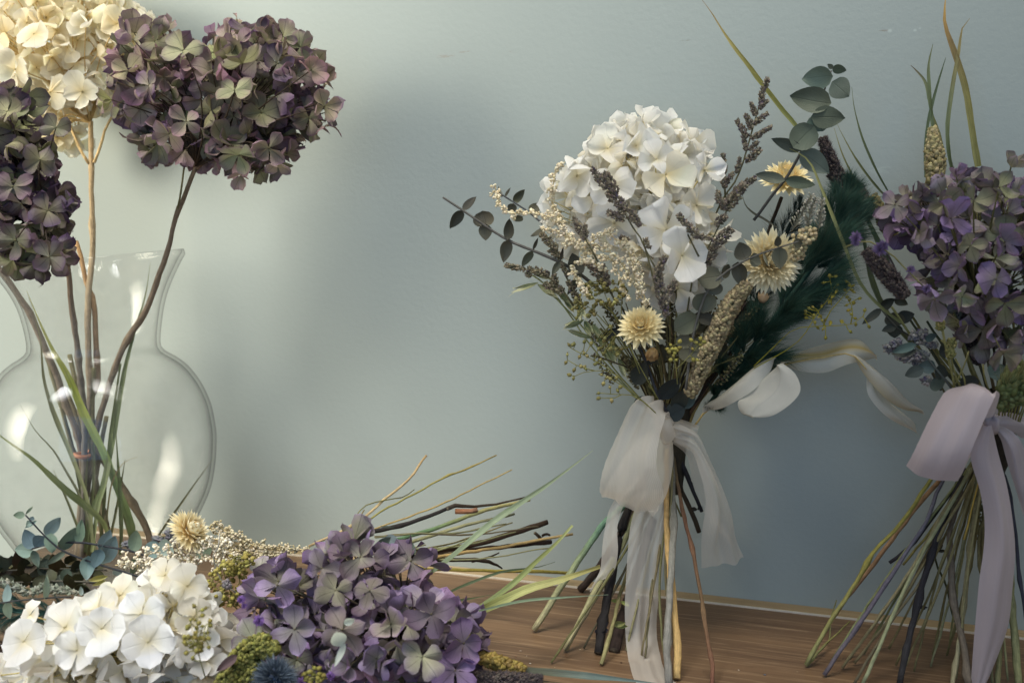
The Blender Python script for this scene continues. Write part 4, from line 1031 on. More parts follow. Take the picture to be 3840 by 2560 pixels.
# sorghum, setaria, teal plume
seed_head(bq, [W(*p, .12) for p in zC([(1140, 1130), (1170, 1090), (1270, 850), (1350, 680), (1450, 480), (1575, 320)])], [50, 64, 68, 72, 60], 1500, .00115, 1.35, [lin(142, 128, 96), lin(160, 146, 108), lin(112, 100, 74), lin(128, 114, 86)], label='long seed head of beige grains', name='sorghum_head')
SETC = [lin(72, 62, 58), lin(88, 76, 68), lin(60, 52, 50)]
def setaria(parent, pts, w, label=None, n=300):
    seed_head(parent, pts, w, int(n * 1.7), .0008, 1.7, SETC, label=label, name='foxtail_head', hairy=1800, haircol=lin(76, 64, 66), lean=.5)
setaria(bq, [W(*p, .05) for p in z2([(1330, 1440), (1290, 1370), (1200, 1180), (1145, 1015)])], [50, 58, 52, 36], label='dark brown foxtail head pointing up left')
plume(bq, [W(2650, 1530, .05), W(2720, 1430, .06), W(2830, 1290, .07), W(2950, 1130, .075), W(3060, 980, .07), W(3150, 830, .06), W(3190, 720, .05)], [120, 200, 280, 320, 320, 260, 140], 46000, lin(36, 60, 50), lin(66, 102, 86), label='dark teal dyed plume of grass')
plume(bq, [W(2700, 1400, .03), W(2850, 1100, .035), W(2960, 850, .035), W(3020, 760, .03)], [90, 170, 200, 90], 4000, lin(30, 44, 40), lin(48, 70, 62))
# feathery white heather bits beside the strawflower
for s in [[(700, 440), (760, 330), (830, 220), (895, 85)], [(860, 440), (870, 300), (900, 210), (945, 110)], [(960, 440), (985, 280), (1000, 130)]]:
    pts = [W(*p, .1) for p in zM(s)]; mb = MB(); pxtube(mb, pts, [5, 3], lin(120, 116, 98), n=4)
    path = smooth_path(pts, 30)
    for i in range(3, 29):
        for sd_ in (-1, 1):
            if rnd.random() < .25: continue
            tg = (path[i] - path[i - 1]).normalized(); d = (RT * sd_ * .8 + tg + V((0, rnd.uniform(-.5, .5), 0))).normalized(); ln = rnd.uniform(.002, .0045) * (1.2 - i / 40)
            tube(mb, [path[i], path[i] + d * ln], .0003, lin(130, 126, 108), n=3, steps=4); bit(mb, path[i] + d * ln, .0006, d, 1.6, vary(lin(168, 164, 148), .15))
    mb.build('heather_twig', M['crumb'], bq, origin=pts[0])
spike_mb = MB(); spike(spike_mb, [W(*p, .1) for p in zM([(760, 720), (760, 560), (840, 500), (930, 420)])], 30 * sW, 90, .0011, 1.3, [lin(196, 182, 140), lin(170, 156, 120)], ICO, fill=.1)
spike_mb.build('dried_blossom', M['crumb'], bq, origin=W(2990, 900, .1))
# yellow spray on the right
sp = [(x, y, e) for x, y, e in cloud(3070, 1180, 55, 100, 0)] + zM([(1075, 875), (1135, 880), (1015, 940), (1240, 930), (1270, 970), (1305, 970), (1225, 1015), (1150, 960), (1100, 1020), (1290, 1010), (1310, 1030), (1245, 1080), (1370, 1095), (1270, 1110), (1240, 1160), (1310, 1140), (1260, 1210), (1285, 1250), (1325, 1290), (1190, 1320), (870, 1190), (910, 1180), (840, 1220), (840, 1250), (845, 1285), (930, 1330), (1000, 1310), (1030, 1305), (960, 1385), (1010, 1395), (920, 1260), (985, 1270), (1280, 1460 - 40), (1035, 1480), (1460, 1370), (1420, 1210), (1330, 1350)])
beads(bq, pw(.085), [zM([(330, 1760), (530, 1568), (730, 1395), (1010, 1365), (1280, 1350), (1400, 1270)]), zM([(330, 1780), (700, 1568), (860, 1400), (940, 1250), (1040, 1130), (1110, 1000)]), zM([(1010, 1365), (1110, 1170), (1220, 1070), (1290, 980)]), zM([(1090, 1160), (1090, 960), (1075, 890)]), zM([(1280, 1350), (1300, 1200), (1240, 1080)])], sp, .0010, [lin(146, 136, 62), lin(128, 120, 54), lin(156, 146, 74)], label='thin yellow seed spray below the teal plume', stemcol=lin(156, 148, 52))
mb = MB()
for x, y, r in [(1150, 1000, 40), (1130, 1045, 44), (990, 1155, 36), (1080, 1105, 40), (1370, 1090, 30), (970, 1265, 40), (1090, 1310, 50), (1200, 1300, 44)]:
    c = zM([(x, y)])[0]; b = W(c[0], c[1], .085); e = zM([(x + rnd.uniform(-1, 1) * r, y + r)])[0]
    leaf3(mb, b, W(e[0], e[1], .09), r * .7 / 2.6 * sW, lin(140, 130, 50))
mb.build('tiny_leaf', M['leaf'], bq, origin=W(3080, 1120, .085))

# grass blades
BG = [lin(128, 132, 84), lin(146, 146, 88), lin(158, 150, 92)]
blade(bq, [W(*p) for p in [(q[0], q[1], .06) for q in z2([(1010, 1010), (940, 910), (860, 820), (760, 690), (680, 590), (600, 480), (520, 380), (420, 240), (330, 95), (255, -5)])]], 19, [lin(124, 128, 72), lin(144, 142, 76), lin(150, 140, 80), lin(120, 96, 66)], twist=.9)
blade(bq, [W(*p, .03) for p in z2([(1640, 1430), (1540, 1250), (1440, 1020), (1380, 800), (1360, 640)])], 9, [lin(84, 92, 62), lin(96, 104, 72)], twist=.4)
blade(bq, [W(*p, .02) for p in z2([(1640, 1480), (1500, 1320), (1380, 1150), (1280, 970), (1255, 915)])], 9, [lin(84, 92, 62), lin(120, 118, 76)], twist=.4)
blade(bq, [W(*p, .02) for p in z2([(1420, 1420), (1370, 1300), (1290, 1130), (1230, 940)])], 7, [lin(84, 92, 62), lin(132, 128, 80)], twist=.4)
blade(bq, [W(p[0], p[1], .045) for p in zM([(560, 400), (420, 310), (330, 260), (250, 180), (215, 60)])], 9, [lin(70, 70, 58), lin(80, 80, 66)], twist=.5)

# bleached leaves
BL = [lin(222, 217, 202), lin(206, 200, 182), lin(226, 221, 208)]
mb = MB(); loft(mb, [W(*zC([p])[0], e) for p, e in [((1285, 1240), .055), ((1340, 1185), .06), ((1420, 1110), .07), ((1560, 990), .08), ((1690, 890), .08), ((1772, 862), .08)]], [W(*zC([p])[0], e) for p, e in [((1290, 1250), .055), ((1360, 1238), .07), ((1470, 1195), .085), ((1610, 1110), .09), ((1730, 980), .085), ((1774, 870), .08)]], nu=9, amp=.0008, freq=1, bulge=.004, col=BL[0])
mb.build('bleached_leaf', M['bleached_leaf'], bq, origin=W(2660, 1530, .055))
mb = MB(); loft(mb, [W(*zC([p])[0], .088) for p in [(1825, 898), (1700, 1010), (1590, 1120), (1508, 1182), (1512, 1240), (1545, 1280), (1600, 1298)]], [W(*zC([p])[0], .094) for p in [(1828, 899), (1925, 985), (1962, 1100), (1900, 1195), (1780, 1280), (1680, 1304), (1602, 1299)]], nu=14, amp=.0005, freq=1, bulge=.003, col=BL[0])
mb.build('bleached_leaf', M['bleached_leaf'], bq, origin=W(2920, 1360, .085))
F = Z(0, 0, 2352 / 3840)
mb = MB(); loft(mb, [W(*F([p])[0], e) for p, e in [((1796, 836), .05), ((1850, 803), .045), ((1925, 784), .04), ((1975, 783), .04), ((2010, 820), .04)]], [W(*F([p])[0], e) for p, e in [((1797, 837), .05), ((1836, 850), .06), ((1895, 856), .06), ((1950, 836), .055), ((2008, 822), .04)]], nu=9, amp=.001, freq=1.5, bulge=.004, cols=[BL[1], BL[1], lin(206, 180, 112), BL[0], BL[1]])
mb.build('bleached_leaf', M['bleached_leaf'], bq, origin=W(2935, 1365, .05))
mb = MB(); loft(mb, [W(*F([p])[0], e) for p, e in [((1962, 812), .055), ((2000, 838), .055), ((2050, 888), .05), ((2085, 925), .045), ((2112, 944), .04)]], [W(*F([p])[0], e) for p, e in [((1962, 820), .055), ((1988, 866), .06), ((2030, 910), .06), ((2075, 940), .05), ((2111, 946), .04)]], nu=8, amp=.0012, freq=1.5, bulge=.004, cols=[BL[1], BL[0], lin(186, 172, 140)])
mb.build('bleached_leaf', M['bleached_leaf'], bq, origin=W(3210, 1340, .055))
mb = MB(); loft(mb, [W(*F([p])[0], e) for p, e in [((1992, 860), .05), ((2028, 905), .045), ((2070, 945), .04), ((2098, 968), .035), ((2105, 992), .03)]], [W(*F([p])[0], e) for p, e in [((1991, 862), .05), ((1996, 905), .055), ((2025, 948), .05), ((2062, 972), .04), ((2104, 993), .03)]], nu=8, amp=.0012, freq=1.5, bulge=.003, col=BL[0])
mb.build('bleached_leaf', M['bleached_leaf'], bq, origin=W(3250, 1400, .05))
stem(bq, [W(2600, 1600, .05), W(2650, 1540, .055), W(2780, 1430, .06), W(2930, 1370, .06), W(3060, 1342, .06), W(3190, 1330, .062), W(3260, 1400, .06)], [8, 8, 5], lin(210, 184, 120), name='stalk', n=5)

# cream ribbon
def rib(parent, ea, eb, mat, org, name='ribbon_tail', **kw):
    mb = MB(); loft(mb, [W(*zD([p[:2]])[0], p[2]) for p in ea], [W(*zD([p[:2]])[0], p[2]) for p in eb], **kw)
    return mb.build(name, M[mat], org_parent[0], origin=org)
rb = MB()
loft(rb, [W(*zD([p])[0], .068) for p in [(840, 168), (900, 170), (960, 182), (1020, 205)]], [W(*zD([p])[0], .072) for p in [(845, 245), (900, 245), (960, 255), (1005, 268)]], nu=8, nv=14, amp=.001, freq=1.5, bulge=.004)
ribbon = rb.build('ribbon', M['cream_ribbon'], bq, origin=TIE); ribbon['label'] = 'sheer cream ribbon tied in a bow'
org_parent = [ribbon]
# loop at the left: comes over the top, hangs, turns back up to the knot
rib(bq, [(850, 215, .085), (800, 120, .095), (735, 75, .10), (660, 90, .10), (600, 190, .10), (550, 330, .10), (515, 450, .098), (498, 550, .09)], [(862, 235, .08), (852, 160, .10), (838, 135, .112), (832, 180, .115), (815, 280, .115), (806, 420, .115), (825, 560, .11), (780, 672, .10)], 'cream_ribbon', TIE, name='ribbon_loop', nu=20, nv=44, amp=.0034, freq=1.5, bulge=.006, ruff=.004)
rib(bq, [(498, 550, .09), (510, 578, .08), (560, 470, .07), (650, 330, .068), (740, 250, .068), (840, 220, .07)], [(780, 672, .10), (836, 590, .085), (870, 470, .08), (886, 380, .08), (880, 300, .08), (862, 250, .08)], 'cream_ribbon', TIE, name='ribbon_loop', nu=14, nv=34, amp=.0018, freq=1.1, bulge=-.004)
rib(bq, [(690, 470, .075), (600, 560, .08), (540, 660, .088), (512, 800, .092), (500, 950, .095), (470, 1020, .1), (438, 1086, .1)], [(720, 480, .075), (640, 590, .08), (590, 720, .09), (592, 870, .1), (562, 985, .1), (505, 1022, .1), (452, 1084, .1)], 'cream_ribbon', TIE, nu=7, nv=34, amp=.0012, freq=.8)
bot = T(*zD([(760, 1540)])[0])
def rt(lst):
    return lst
ya = W(*zD([(700, 560)])[0], .08).y; yb = .575
def cren(pts):
    q = zD(pts); n = len(q); return [(lambda a: a if a.z > .003 else T(p[0], p[1], .003))(P(p[0], p[1], ya + (yb - ya) * i / (n - 1))) for i, p in enumerate(q)]
rb = MB(); loft(rb, cren([(720, 560), (676, 660), (650, 780), (636, 950), (626, 1180), (640, 1400), (668, 1530), (720, 1600)]), cren([(850, 540), (852, 660), (842, 820), (825, 1000), (800, 1180), (800, 1350), (842, 1500), (930, 1590)]), nu=16, nv=46, amp=.0016, freq=1.6)
rb.build('ribbon_tail', M['cream_ribbon'], ribbon, origin=TIE)['label'] = 'long sheer tail hanging to the table'
rib(bq, [(850, 180, .085), (930, 200, .09), (1010, 250, .09), (1060, 340, .088), (1110, 460, .08), (1165, 640, .07), (1205, 780, .062), (1266, 914, .055)], [(862, 262, .085), (900, 310, .09), (960, 330, .092), (1005, 380, .092), (1040, 520, .09), (1050, 650, .085), (1045, 800, .08), (1028, 952, .07)], 'cream_ribbon', TIE, nu=18, nv=44, amp=.0036, freq=1.5, bulge=.004)
rib(bq, [(880, 300, .07), (950, 360, .06), (975, 450, .055), (985, 560, .05), (1040, 660, .05), (1120, 760, .05), (1200, 835, .05)], [(900, 260, .07), (1000, 330, .06), (1060, 450, .055), (1080, 560, .05), (1100, 660, .048), (1150, 740, .048), (1203, 828, .05)], 'cream_ribbon', TIE, nu=9, nv=34, amp=.0015, freq=1)
kb = MB(); pxtube(kb, [W(*zD([p])[0], e) for p, e in [((838, 172), .092), ((850, 200), .1), ((856, 240), .1), ((845, 280), .09)]], [44, 56, 58, 40], lin(236, 206, 172), n=12)
kn = kb.build('ribbon_knot', M['cream_ribbon'], ribbon, origin=TIE); kn['label'] = 'peach tinted knot of the cream ribbon'

#==================================================================== BOUQUET AGAINST THE WALL (purple, at the right)
b2 = empty('bouquet', T(3560, 2540), 'dried bouquet with lilac hydrangea and mauve ribbon at the right edge', 'bouquet')
TIE2 = W(3740, 1580, .05)
sR = scale_at(W(3640, 900, .07))
lob = [(W(3650, 830, .066), 262 * sR, 150 * sR, 160 * sR), (W(3690, 1000, .075), 225 * sR, 170 * sR, 150 * sR), (W(3740, 1180, .075), 150 * sR, 110 * sR, 110 * sR), (W(3430, 800, .07), 90 * sR, 90 * sR, 80 * sR), (W(3850, 830, .06), 115 * sR, 110 * sR, 110 * sR)]
def zr(x, y): return zR([(x, y)])[0]
fe = []
for (x, y, off, r, spin, nx, nz) in [(705, 590, .125, 142, .35, -.2, .1), (885, 500, .125, 150, .8, .1, .2), (1150, 855, .125, 142, .3, .1, 0), (790, 975, .12, 150, .1, -.1, -.4), (560, 420, .11, 135, .5, -.6, .2), (1190, 1290, .11, 150, .8, .1, -.3), (1020, 400, .11, 130, .2, .1, .5), (840, 420, .115, 130, .6, -.1, .3), (1170, 320, .10, 130, .9, .3, .5), (1000, 660, .125, 120, .2, 0, 0), (920, 260, .09, 120, .4, -.1, .9), (1200, 640, .12, 150, .5, .3, .1), (950, 960, .12, 130, .7, .1, -.2), (1200, 1000, .115, 150, .2, .2, -.3), (1240, 200, .08, 110, .3, .2, 1)]:
    p = W(*zr(x, y), off); fe.append((p, V((nx, -1, nz)), r / 1.568 * scale_at(p) * .9, spin))
OL2 = [lin(130, 128, 98), lin(144, 142, 108), lin(158, 158, 122), lin(118, 110, 96)]
flower_head('hydrangea', b2, lob, W(3700, 1300, .06), 80 * sR, 190, purple_cols(OL2, LILAC, .46), M['purple_petal'], fe, broad=.80, stalkcol=lin(100, 98, 62), label='lilac and green hydrangea head')
bq_cur = b2
Q = zQ
tie_stem(Q([(900, 400), (810, 520), (660, 740), (500, 920), (400, 1090), (290, 1250), (165, 1490)]), [14, 15, 16], [lin(120, 116, 60), lin(132, 124, 62), lin(130, 128, 86)], nodes=((.55, 1.7), (.97, 1.3)), label='olive stem nearest the cream bouquet')
tie_stem(Q([(940, 400), (850, 530), (690, 720), (520, 950), (400, 1100), (262, 1296)]), [16, 17, 16], [lin(138, 108, 74), lin(150, 116, 84), lin(136, 110, 84)], off=.055, label='flat orange brown stem')
tie_stem(Q([(320, 1150), (290, 1240), (285, 1340), (250, 1390), (170, 1490)]), [5, 6, 10], lin(118, 116, 76), off=.03)
tie_stem(Q([(390, 1256), (290, 1345), (200, 1450)]), [5, 7, 7], lin(124, 118, 72), off=.05)
tie_stem(Q([(920, 420), (830, 600), (780, 740), (640, 960), (480, 1200), (255, 1540)]), [14, 15, 17, 16], [lin(84, 80, 82), lin(96, 94, 104), lin(90, 84, 94), lin(98, 90, 94)], off=.045, nodes=((.57, 1.3), (.78, 1.4)), label='bluish purple stem')
tie_stem(Q([(980, 480), (900, 600), (810, 720), (700, 870), (588, 960)]), [13, 14, 14], lin(44, 42, 46), off=.05, end=.055, nodes=((.5, 1.4),))
tie_stem(Q([(1040, 400), (1010, 480), (840, 740), (700, 990), (560, 1200), (347, 1502)]), [11, 12, 11], [lin(120, 114, 84), lin(138, 130, 98), lin(128, 116, 84)], off=.07)
tie_stem(Q([(1050, 450), (1020, 520), (800, 900), (620, 1200), (410, 1480)]), [10, 11, 10], [lin(130, 122, 88), lin(120, 108, 80)], off=.065)
tie_stem(Q([(1060, 420), (900, 640), (780, 820), (660, 968)]), [9, 9, 9], lin(134, 124, 72), off=.065, end=.06)
tie_stem(Q([(1000, 480), (880, 700), (740, 940), (600, 1240), (455, 1580)]), [12, 13, 14], [lin(120, 122, 92), lin(140, 142, 108), lin(152, 156, 120)], off=.075)
tie_stem(Q([(960, 560), (900, 700), (760, 1030), (590, 1270), (410, 1580)]), [9, 10, 11], [lin(110, 104, 80), lin(92, 84, 66)], off=.05)
tie_stem(Q([(960, 520), (850, 770), (790, 960), (730, 1170), (690, 1340), (636, 1590)]), [20, 22, 23, 23], [lin(48, 46, 48), lin(44, 42, 46), lin(52, 50, 50)], off=.055, nodes=((.4, 1.5), (.62, 1.7), (.86, 1.3)), label='black stem with bracts')
tie_stem(Q([(960, 600), (900, 780), (900, 950), (915, 1170), (960, 1350), (992, 1600)]), [20, 24, 26], [lin(106, 96, 84), lin(120, 108, 92)], off=.045, nodes=((.33, 1.3), (.58, 1.35), (.94, 1.4)))
tie_stem(Q([(1060, 500), (1035, 620), (995, 900), (965, 1200), (930, 1440), (900, 1600)]), [15, 17, 16], [lin(118, 112, 80), lin(150, 144, 112), lin(146, 138, 108)], off=.05, nodes=((.37, 1.6), (.62, 1.5), (.9, 1.4)))
tie_stem(Q([(1060, 480), (1035, 575), (965, 842)]), [5, 5, 6], lin(186, 158, 78), off=.08, end=.08)
tie_stem(Q([(900, 780), (820, 920), (880, 1080), (900, 1200), (935, 1290)]), [7, 8, 7], lin(74, 80, 58), off=.045, end=.035)
tie_stem(Q([(1150, 480), (1190, 560), (1225, 800), (1245, 1010), (1290, 1300), (1310, 1600)]), [12, 13, 12], [lin(50, 52, 62), lin(54, 54, 64)], off=.055, nodes=((.52, 1.4),))
tie_stem(Q([(1160, 500), (1195, 800), (1205, 1100), (1225, 1350), (1245, 1600)]), [22, 26, 28], [lin(110, 114, 86), lin(130, 130, 92)], off=.045)
tie_stem(Q([(1130, 700), (1150, 1100), (1150, 1350), (1135, 1600)]), [14, 18, 20], [lin(110, 110, 78), lin(122, 118, 82)], off=.045)
tie_stem(Q([(1060, 520), (1070, 700), (1040, 860), (1060, 1050), (1090, 1250), (1110, 1600)]), [11, 12, 12], [lin(108, 104, 72), lin(110, 104, 76)], off=.05, nodes=((.3, 1.5), (.45, 1.4)))
for i in range(18):
    a = i / 17; x1 = 3120 + a * 640 + rnd.uniform(-40, 40); y1 = 2520 - (1 - a) * 90 + rnd.uniform(-60, 70); xm = 3640 + a * 70
    cl = vary(rnd.choice([lin(124, 116, 84), lin(110, 104, 70), lin(138, 134, 98), lin(92, 84, 62), lin(118, 120, 84)]), .12)
    q = [(xm + 20, 1660), (xm, 1740), ((xm + x1) / 2 + rnd.uniform(-25, 25), (1740 + y1) / 2), (x1, y1)]
    tie_stem(q, [rnd.uniform(7, 10), rnd.uniform(8, 11), 8], [cl, vary(cl, .15)], off=rnd.uniform(.035, .07), nodes=((rnd.uniform(.4, .6), 1.4), (rnd.uniform(.7, .9), 1.4)))
bits = []
mb = MB()
for (x, y) in Q([(1035, 600), (1045, 650), (1050, 700), (1030, 760), (1040, 820), (1010, 640), (1060, 740)]):
    for _ in range(7):
        p = W(x + rnd.uniform(-14, 14), y + rnd.uniform(-20, 20), .055 + rnd.uniform(-.006, .006))
        leaf3(mb, p, p + V((rnd.uniform(-1, 1), rnd.uniform(-1, 1), rnd.uniform(-1, 1))) * .005, .002, vary(lin(112, 108, 72), .25), lprof, cup=.4)
mb.build('dried_bract', M['leaf'], b2, origin=W(3670, 1900, .05))
# nodes with bracts
def bracts(parent, px, py, Yp, cl, n=4, ln=.006):
    mb = MB(); c = P(px, py, Yp)
    for k in range(n):
        d = V((rnd.uniform(-1, 1), rnd.uniform(-1, -.1), rnd.uniform(-.2, .7))).normalized()
        leaf3(mb, c, c + d * ln * rnd.uniform(.6, 1.1), ln * .35, vary(cl, .2), lprof, cup=.4)
    mb.build('bract', M['leaf'], parent, origin=c)
bracts(b2, *Q([(735, 1178)])[0], .592, lin(52, 52, 58), 5)
bracts(b2, *Q([(830, 900)])[0], .6, lin(56, 58, 48), 3)
bracts(bq, *zD([(500, 1285)])[0], .585, lin(52, 52, 60), 5, .008)
bracts(bq, *zD([(560, 1260)])[0], .585, lin(150, 152, 92), 2, .011)
bracts(bq, *zD([(600, 1135)])[0], .6, lin(150, 154, 86), 2, .007)
bracts(bq, *zD([(1010, 650)])[0], .64, lin(54, 54, 50), 2, .008)

# upper stalks and greenery of the right bouquet
for i in range(16):
    x0 = 3640 + i * 12; cl = rnd.choice([lin(104, 104, 66), lin(120, 116, 76), lin(72, 74, 56), lin(96, 86, 66), lin(60, 56, 50)])
    x1 = 3340 + i * 38 + rnd.uniform(-40, 40); e = rnd.uniform(.03, .075)
    stem(b2, [W(x0, 1620, .055), W(x0 - 2, 1520, .055), W((x0 + x1) / 2 + 10, 1380, e), W(x1, 1170 + rnd.uniform(-60, 80), e)], [13, 12, 9], [cl, vary(cl, .2)], name='stalk', n=6)
bm = MB(); pxtube(bm, [W(3700, 1480, .05), W(3745, 1580, .055), W(3730, 1720, .05), W(3700, 1850, .05)], [190, 130, 100, 50], lin(46, 42, 36), n=12)
bm.build('stem_bundle', M['stem'], b2, origin=TIE2)
sprig(b2, pw(.07), zE([(860, 950), (700, 650), (560, 430), (420, 330), (270, 150)]), [10, 8, 7], lin(70, 70, 62),
      [(zE([b])[0], zE([t])[0], w / 2.614, pr) for b, t, w, pr in [((275, 148), (82, 314), 80, oprof), ((270, 150), (405, 50), 100, oprof), ((420, 325), (380, 190), 200, rprof), ((400, 300), (405, 445), 150, oprof), ((420, 320), (275, 360), 80, oprof), ((430, 250), (600, 200), 130, oprof), ((400, 60), (540, 100), 90, oprof)]], EUCD, label='dark eucalyptus leaves at the left of the lilac hydrangea', toff=.006)
sprig(b2, pw(.095), zE([(1000, 990), (930, 880), (810, 740), (700, 600), (600, 520)]), [9, 8, 6], lin(80, 84, 80),
      [(zE([b])[0], zE([t])[0], w / 2.614, pr) for b, t, w, pr in [((620, 500), (365, 575), 90, oprof), ((620, 560), (372, 600), 85, oprof), ((690, 735), (488, 812), 120, oprof), ((810, 725), (635, 705), 140, oprof), ((800, 740), (945, 815), 145, oprof), ((870, 930), (760, 830), 170, rprof), ((1045, 905), (1230, 850), 170, rprof), ((700, 450), (840, 410), 80, oprof), ((900, 640), (850, 500), 70, lprof), ((1340, 820), (1500, 700), 190, oprof)]], [lin(62, 70, 66), lin(54, 58, 52), lin(76, 92, 88)], label='grey teal eucalyptus leaves above the mauve ribbon', toff=.006)
statice(b2, pw(.085), [zE([(900, 980), (760, 740), (640, 560), (560, 430)])], [zE(s[:-1]) + [s[-1] / 2.614] for s in [((480, 520), (300, 540), 110), ((440, 560), (420, 450), 110), ((700, 480), (560, 400), 120), ((720, 420), (640, 380), 90), ((720, 620), (540, 640), 150), ((700, 680), (640, 580), 130), ((740, 890), (690, 830), 90), ((560, 660), (400, 600), 60), ((820, 520), (700, 480), 60)]], cols=[lin(130, 126, 122), lin(150, 146, 138), lin(108, 106, 112)], label='pale grey statice below the lilac hydrangea', size=.0012)
for s, w in [([(1000, 960), (960, 740), (900, 480), (860, 300)], 26), ([(1080, 960), (1000, 800), (960, 600), (930, 520), (860, 450)], 20), ([(1110, 950), (1080, 800), (1000, 640)], 18), ([(1340, 960), (1290, 830), (1270, 700)], 16), ([(960, 960), (1060, 760), (1130, 560)], 14)]:
    stem(b2, [W(*p, .1) for p in zE(s)], w / 2.6, [lin(112, 108, 66), lin(128, 122, 76)], name='stalk', n=6)
for c in [(860, 300), (970, 480), (960, 580)]:
    mb = MB(); x, y = zE([c])[0]
    spike(mb, [W(x, y + 20, .1), W(x - 6, y - 14, .1)], 14 * sR, 60, .0009, 1.4, [lin(116, 114, 70), lin(140, 132, 84)], OCT)
    mb.build('dried_blossom', M['crumb'], b2, origin=W(x, y, .1))
setaria(b2, [W(*p, .04) for p in z2([(1500, 1600), (1460, 1540), (1420, 1440), (1365, 1335)])], [44, 54, 56, 36])
setaria(b2, [W(*p, .09) for p in zR([(620, 960), (580, 910), (480, 790), (385, 690)])], [50, 64, 62, 40], label='dark foxtail head beside the lilac hydrangea', n=360)
setaria(b2, [W(*p, .07) for p in zR([(1060, 1350), (1010, 1230), (960, 1130), (930, 1050)])], [50, 60, 60, 40])
seed_head(b2, [W(*p, .05) for p in zR([(560, 640), (520, 560), (470, 450), (430, 370)])], [34, 44, 44, 26], 200, .0013, 1.5, [lin(112, 102, 60), lin(128, 116, 72), lin(90, 80, 50)], label='olive brown millet head')
seed_head(b2, [W(*p, .045) for p in zG([(455, 1540), (460, 1440), (455, 1290), (440, 1080)])], [68, 66, 54, 26], 420, .0013, 1.6, [lin(142, 130, 92), lin(126, 114, 78), lin(156, 144, 106)], label='pale upright millet head above the lilac hydrangea', lean=.45)
GB = [lin(96, 108, 76), lin(108, 118, 84), lin(112, 116, 84)]
for s, w, cl in [([(430, 960), (410, 830), (380, 690), (310, 600), (258, 550)], 11, GB + [lin(130, 110, 88)]), ([(445, 1095), (415, 750), (408, 550), (445, 368)], 13, GB), ([(385, 1490), (378, 1300), (400, 1050), (450, 830), (510, 620), (553, 485)], 12, [lin(84, 98, 68), lin(84, 96, 70)]),
                 ([(605, 1420), (580, 1300), (565, 1080), (590, 850), (630, 600), (660, 440), (690, 240), (755, 155)], 17, GB + [lin(140, 130, 84), lin(128, 112, 76)]), ([(825, 1400), (790, 1200), (760, 1000), (720, 750), (640, 480), (560, 260), (540, 150), (552, -30)], 26, [lin(132, 130, 80), lin(140, 136, 84), lin(132, 124, 76), lin(120, 100, 64), lin(206, 164, 90)]), ([(545, 1400), (500, 1180), (440, 950)], 20, [lin(116, 112, 66), lin(116, 116, 72)])]:
    blade(b2, [W(*p, .03) for p in zG(s)], w, cl, twist=.7, base_w=.9)
blade(b2, [W(3380, 1210, .08), W(3300, 1148, .085), W(3225, 1060, .085), W(3160, 905, .085), W(3080, 705, .08), W(3030, 600, .075), W(2950, 552, .07)], 13, [lin(112, 118, 78), lin(126, 128, 84), lin(140, 138, 86)], twist=.4, base_w=.9)
blade(b2, [W(3420, 1290, .05), W(3330, 1180, .05), W(3270, 1050, .05), W(3240, 900, .05), W(3200, 740, .045)], 22, [lin(84, 90, 60), lin(96, 108, 72)], twist=.4)
blade(b2, [W(3380, 1100, .055), W(3290, 900, .055), W(3230, 780, .05), W(3180, 700, .045)], 20, [lin(84, 96, 66), lin(104, 120, 84)], twist=.5)
stem(b2, [W(*p, .05) for p in zR([(600, 980), (560, 800), (460, 620), (390, 490), (300, 370)])], [8, 9, 8], lin(104, 96, 92), name='stalk', n=6)
# small violet pompoms
def pompom(parent, c, r, cl, n=90):
    mb = MB()
    for i in range(n):
        d = V((rnd.gauss(0, 1), rnd.gauss(0, 1), rnd.gauss(0, 1))).normalized()
        petal(mb, c, d, ortho(d)[0], r * rnd.uniform(.7, 1.05), r * .25, [mixc(cl, (.05, .05, .05), .4), cl, vary(cl, .25)], sprof, nu=3, nv=4)
    return mb.build('violet_blossom', M['crumb'], parent, origin=c)
for (x, y, r) in [(330, 610, 42), (325, 640, 30), (470, 680, 52), (490, 660, 40), (650, 800, 30), (745, 910, 34)]:
    c = W(*zR([(x, y)])[0], .1); pompom(b2, c, r / 1.568 * sR, lin(122, 102, 136))
stem(b2, [W(*p, .1) for p in zR([(265, 670), (310, 645), (400, 630), (520, 700), (620, 790), (720, 900)])], [6, 6], lin(124, 120, 78), name='stalk', n=5)
# green wheat at the far right
for i in range(9):
    x0 = 3790 + i * 9; x1 = 3775 + i * 16
    top_ = (x1 + rnd.uniform(-8, 20), 1355 + rnd.uniform(-20, 50) + i * 4); bot_ = (3745 + i * 14, 1530 - i * 4)
    mb = MB(); pts = [W(bot_[0], bot_[1], .085), W((bot_[0] + top_[0]) / 2 - 8, (bot_[1] + top_[1]) / 2, .1), W(top_[0], top_[1], .1)]
    spike(mb, pts, 17 * sR, 46, .0016, 2.2, [lin(100, 108, 64), lin(116, 122, 76), lin(86, 94, 56)], ICO, lean=.3, fill=.4)
    for k in range(22):
        p = smooth_path(pts, 24)[rnd.randrange(6, 23)]
        hair(mb, p, (pts[-1] - pts[0]).normalized() + V((rnd.uniform(-.4, .4), rnd.uniform(-.4, .1), rnd.uniform(-.1, .3))), .02, .00013, lin(140, 138, 88), lin(160, 152, 104))
    mb.build('wheat_ear', M['seed'], b2, origin=pts[0])
    stem(b2, [W(3750 + i * 6, 1650, .06), W(bot_[0], bot_[1], .085)], 6, lin(128, 124, 70), name='stalk', n=5)
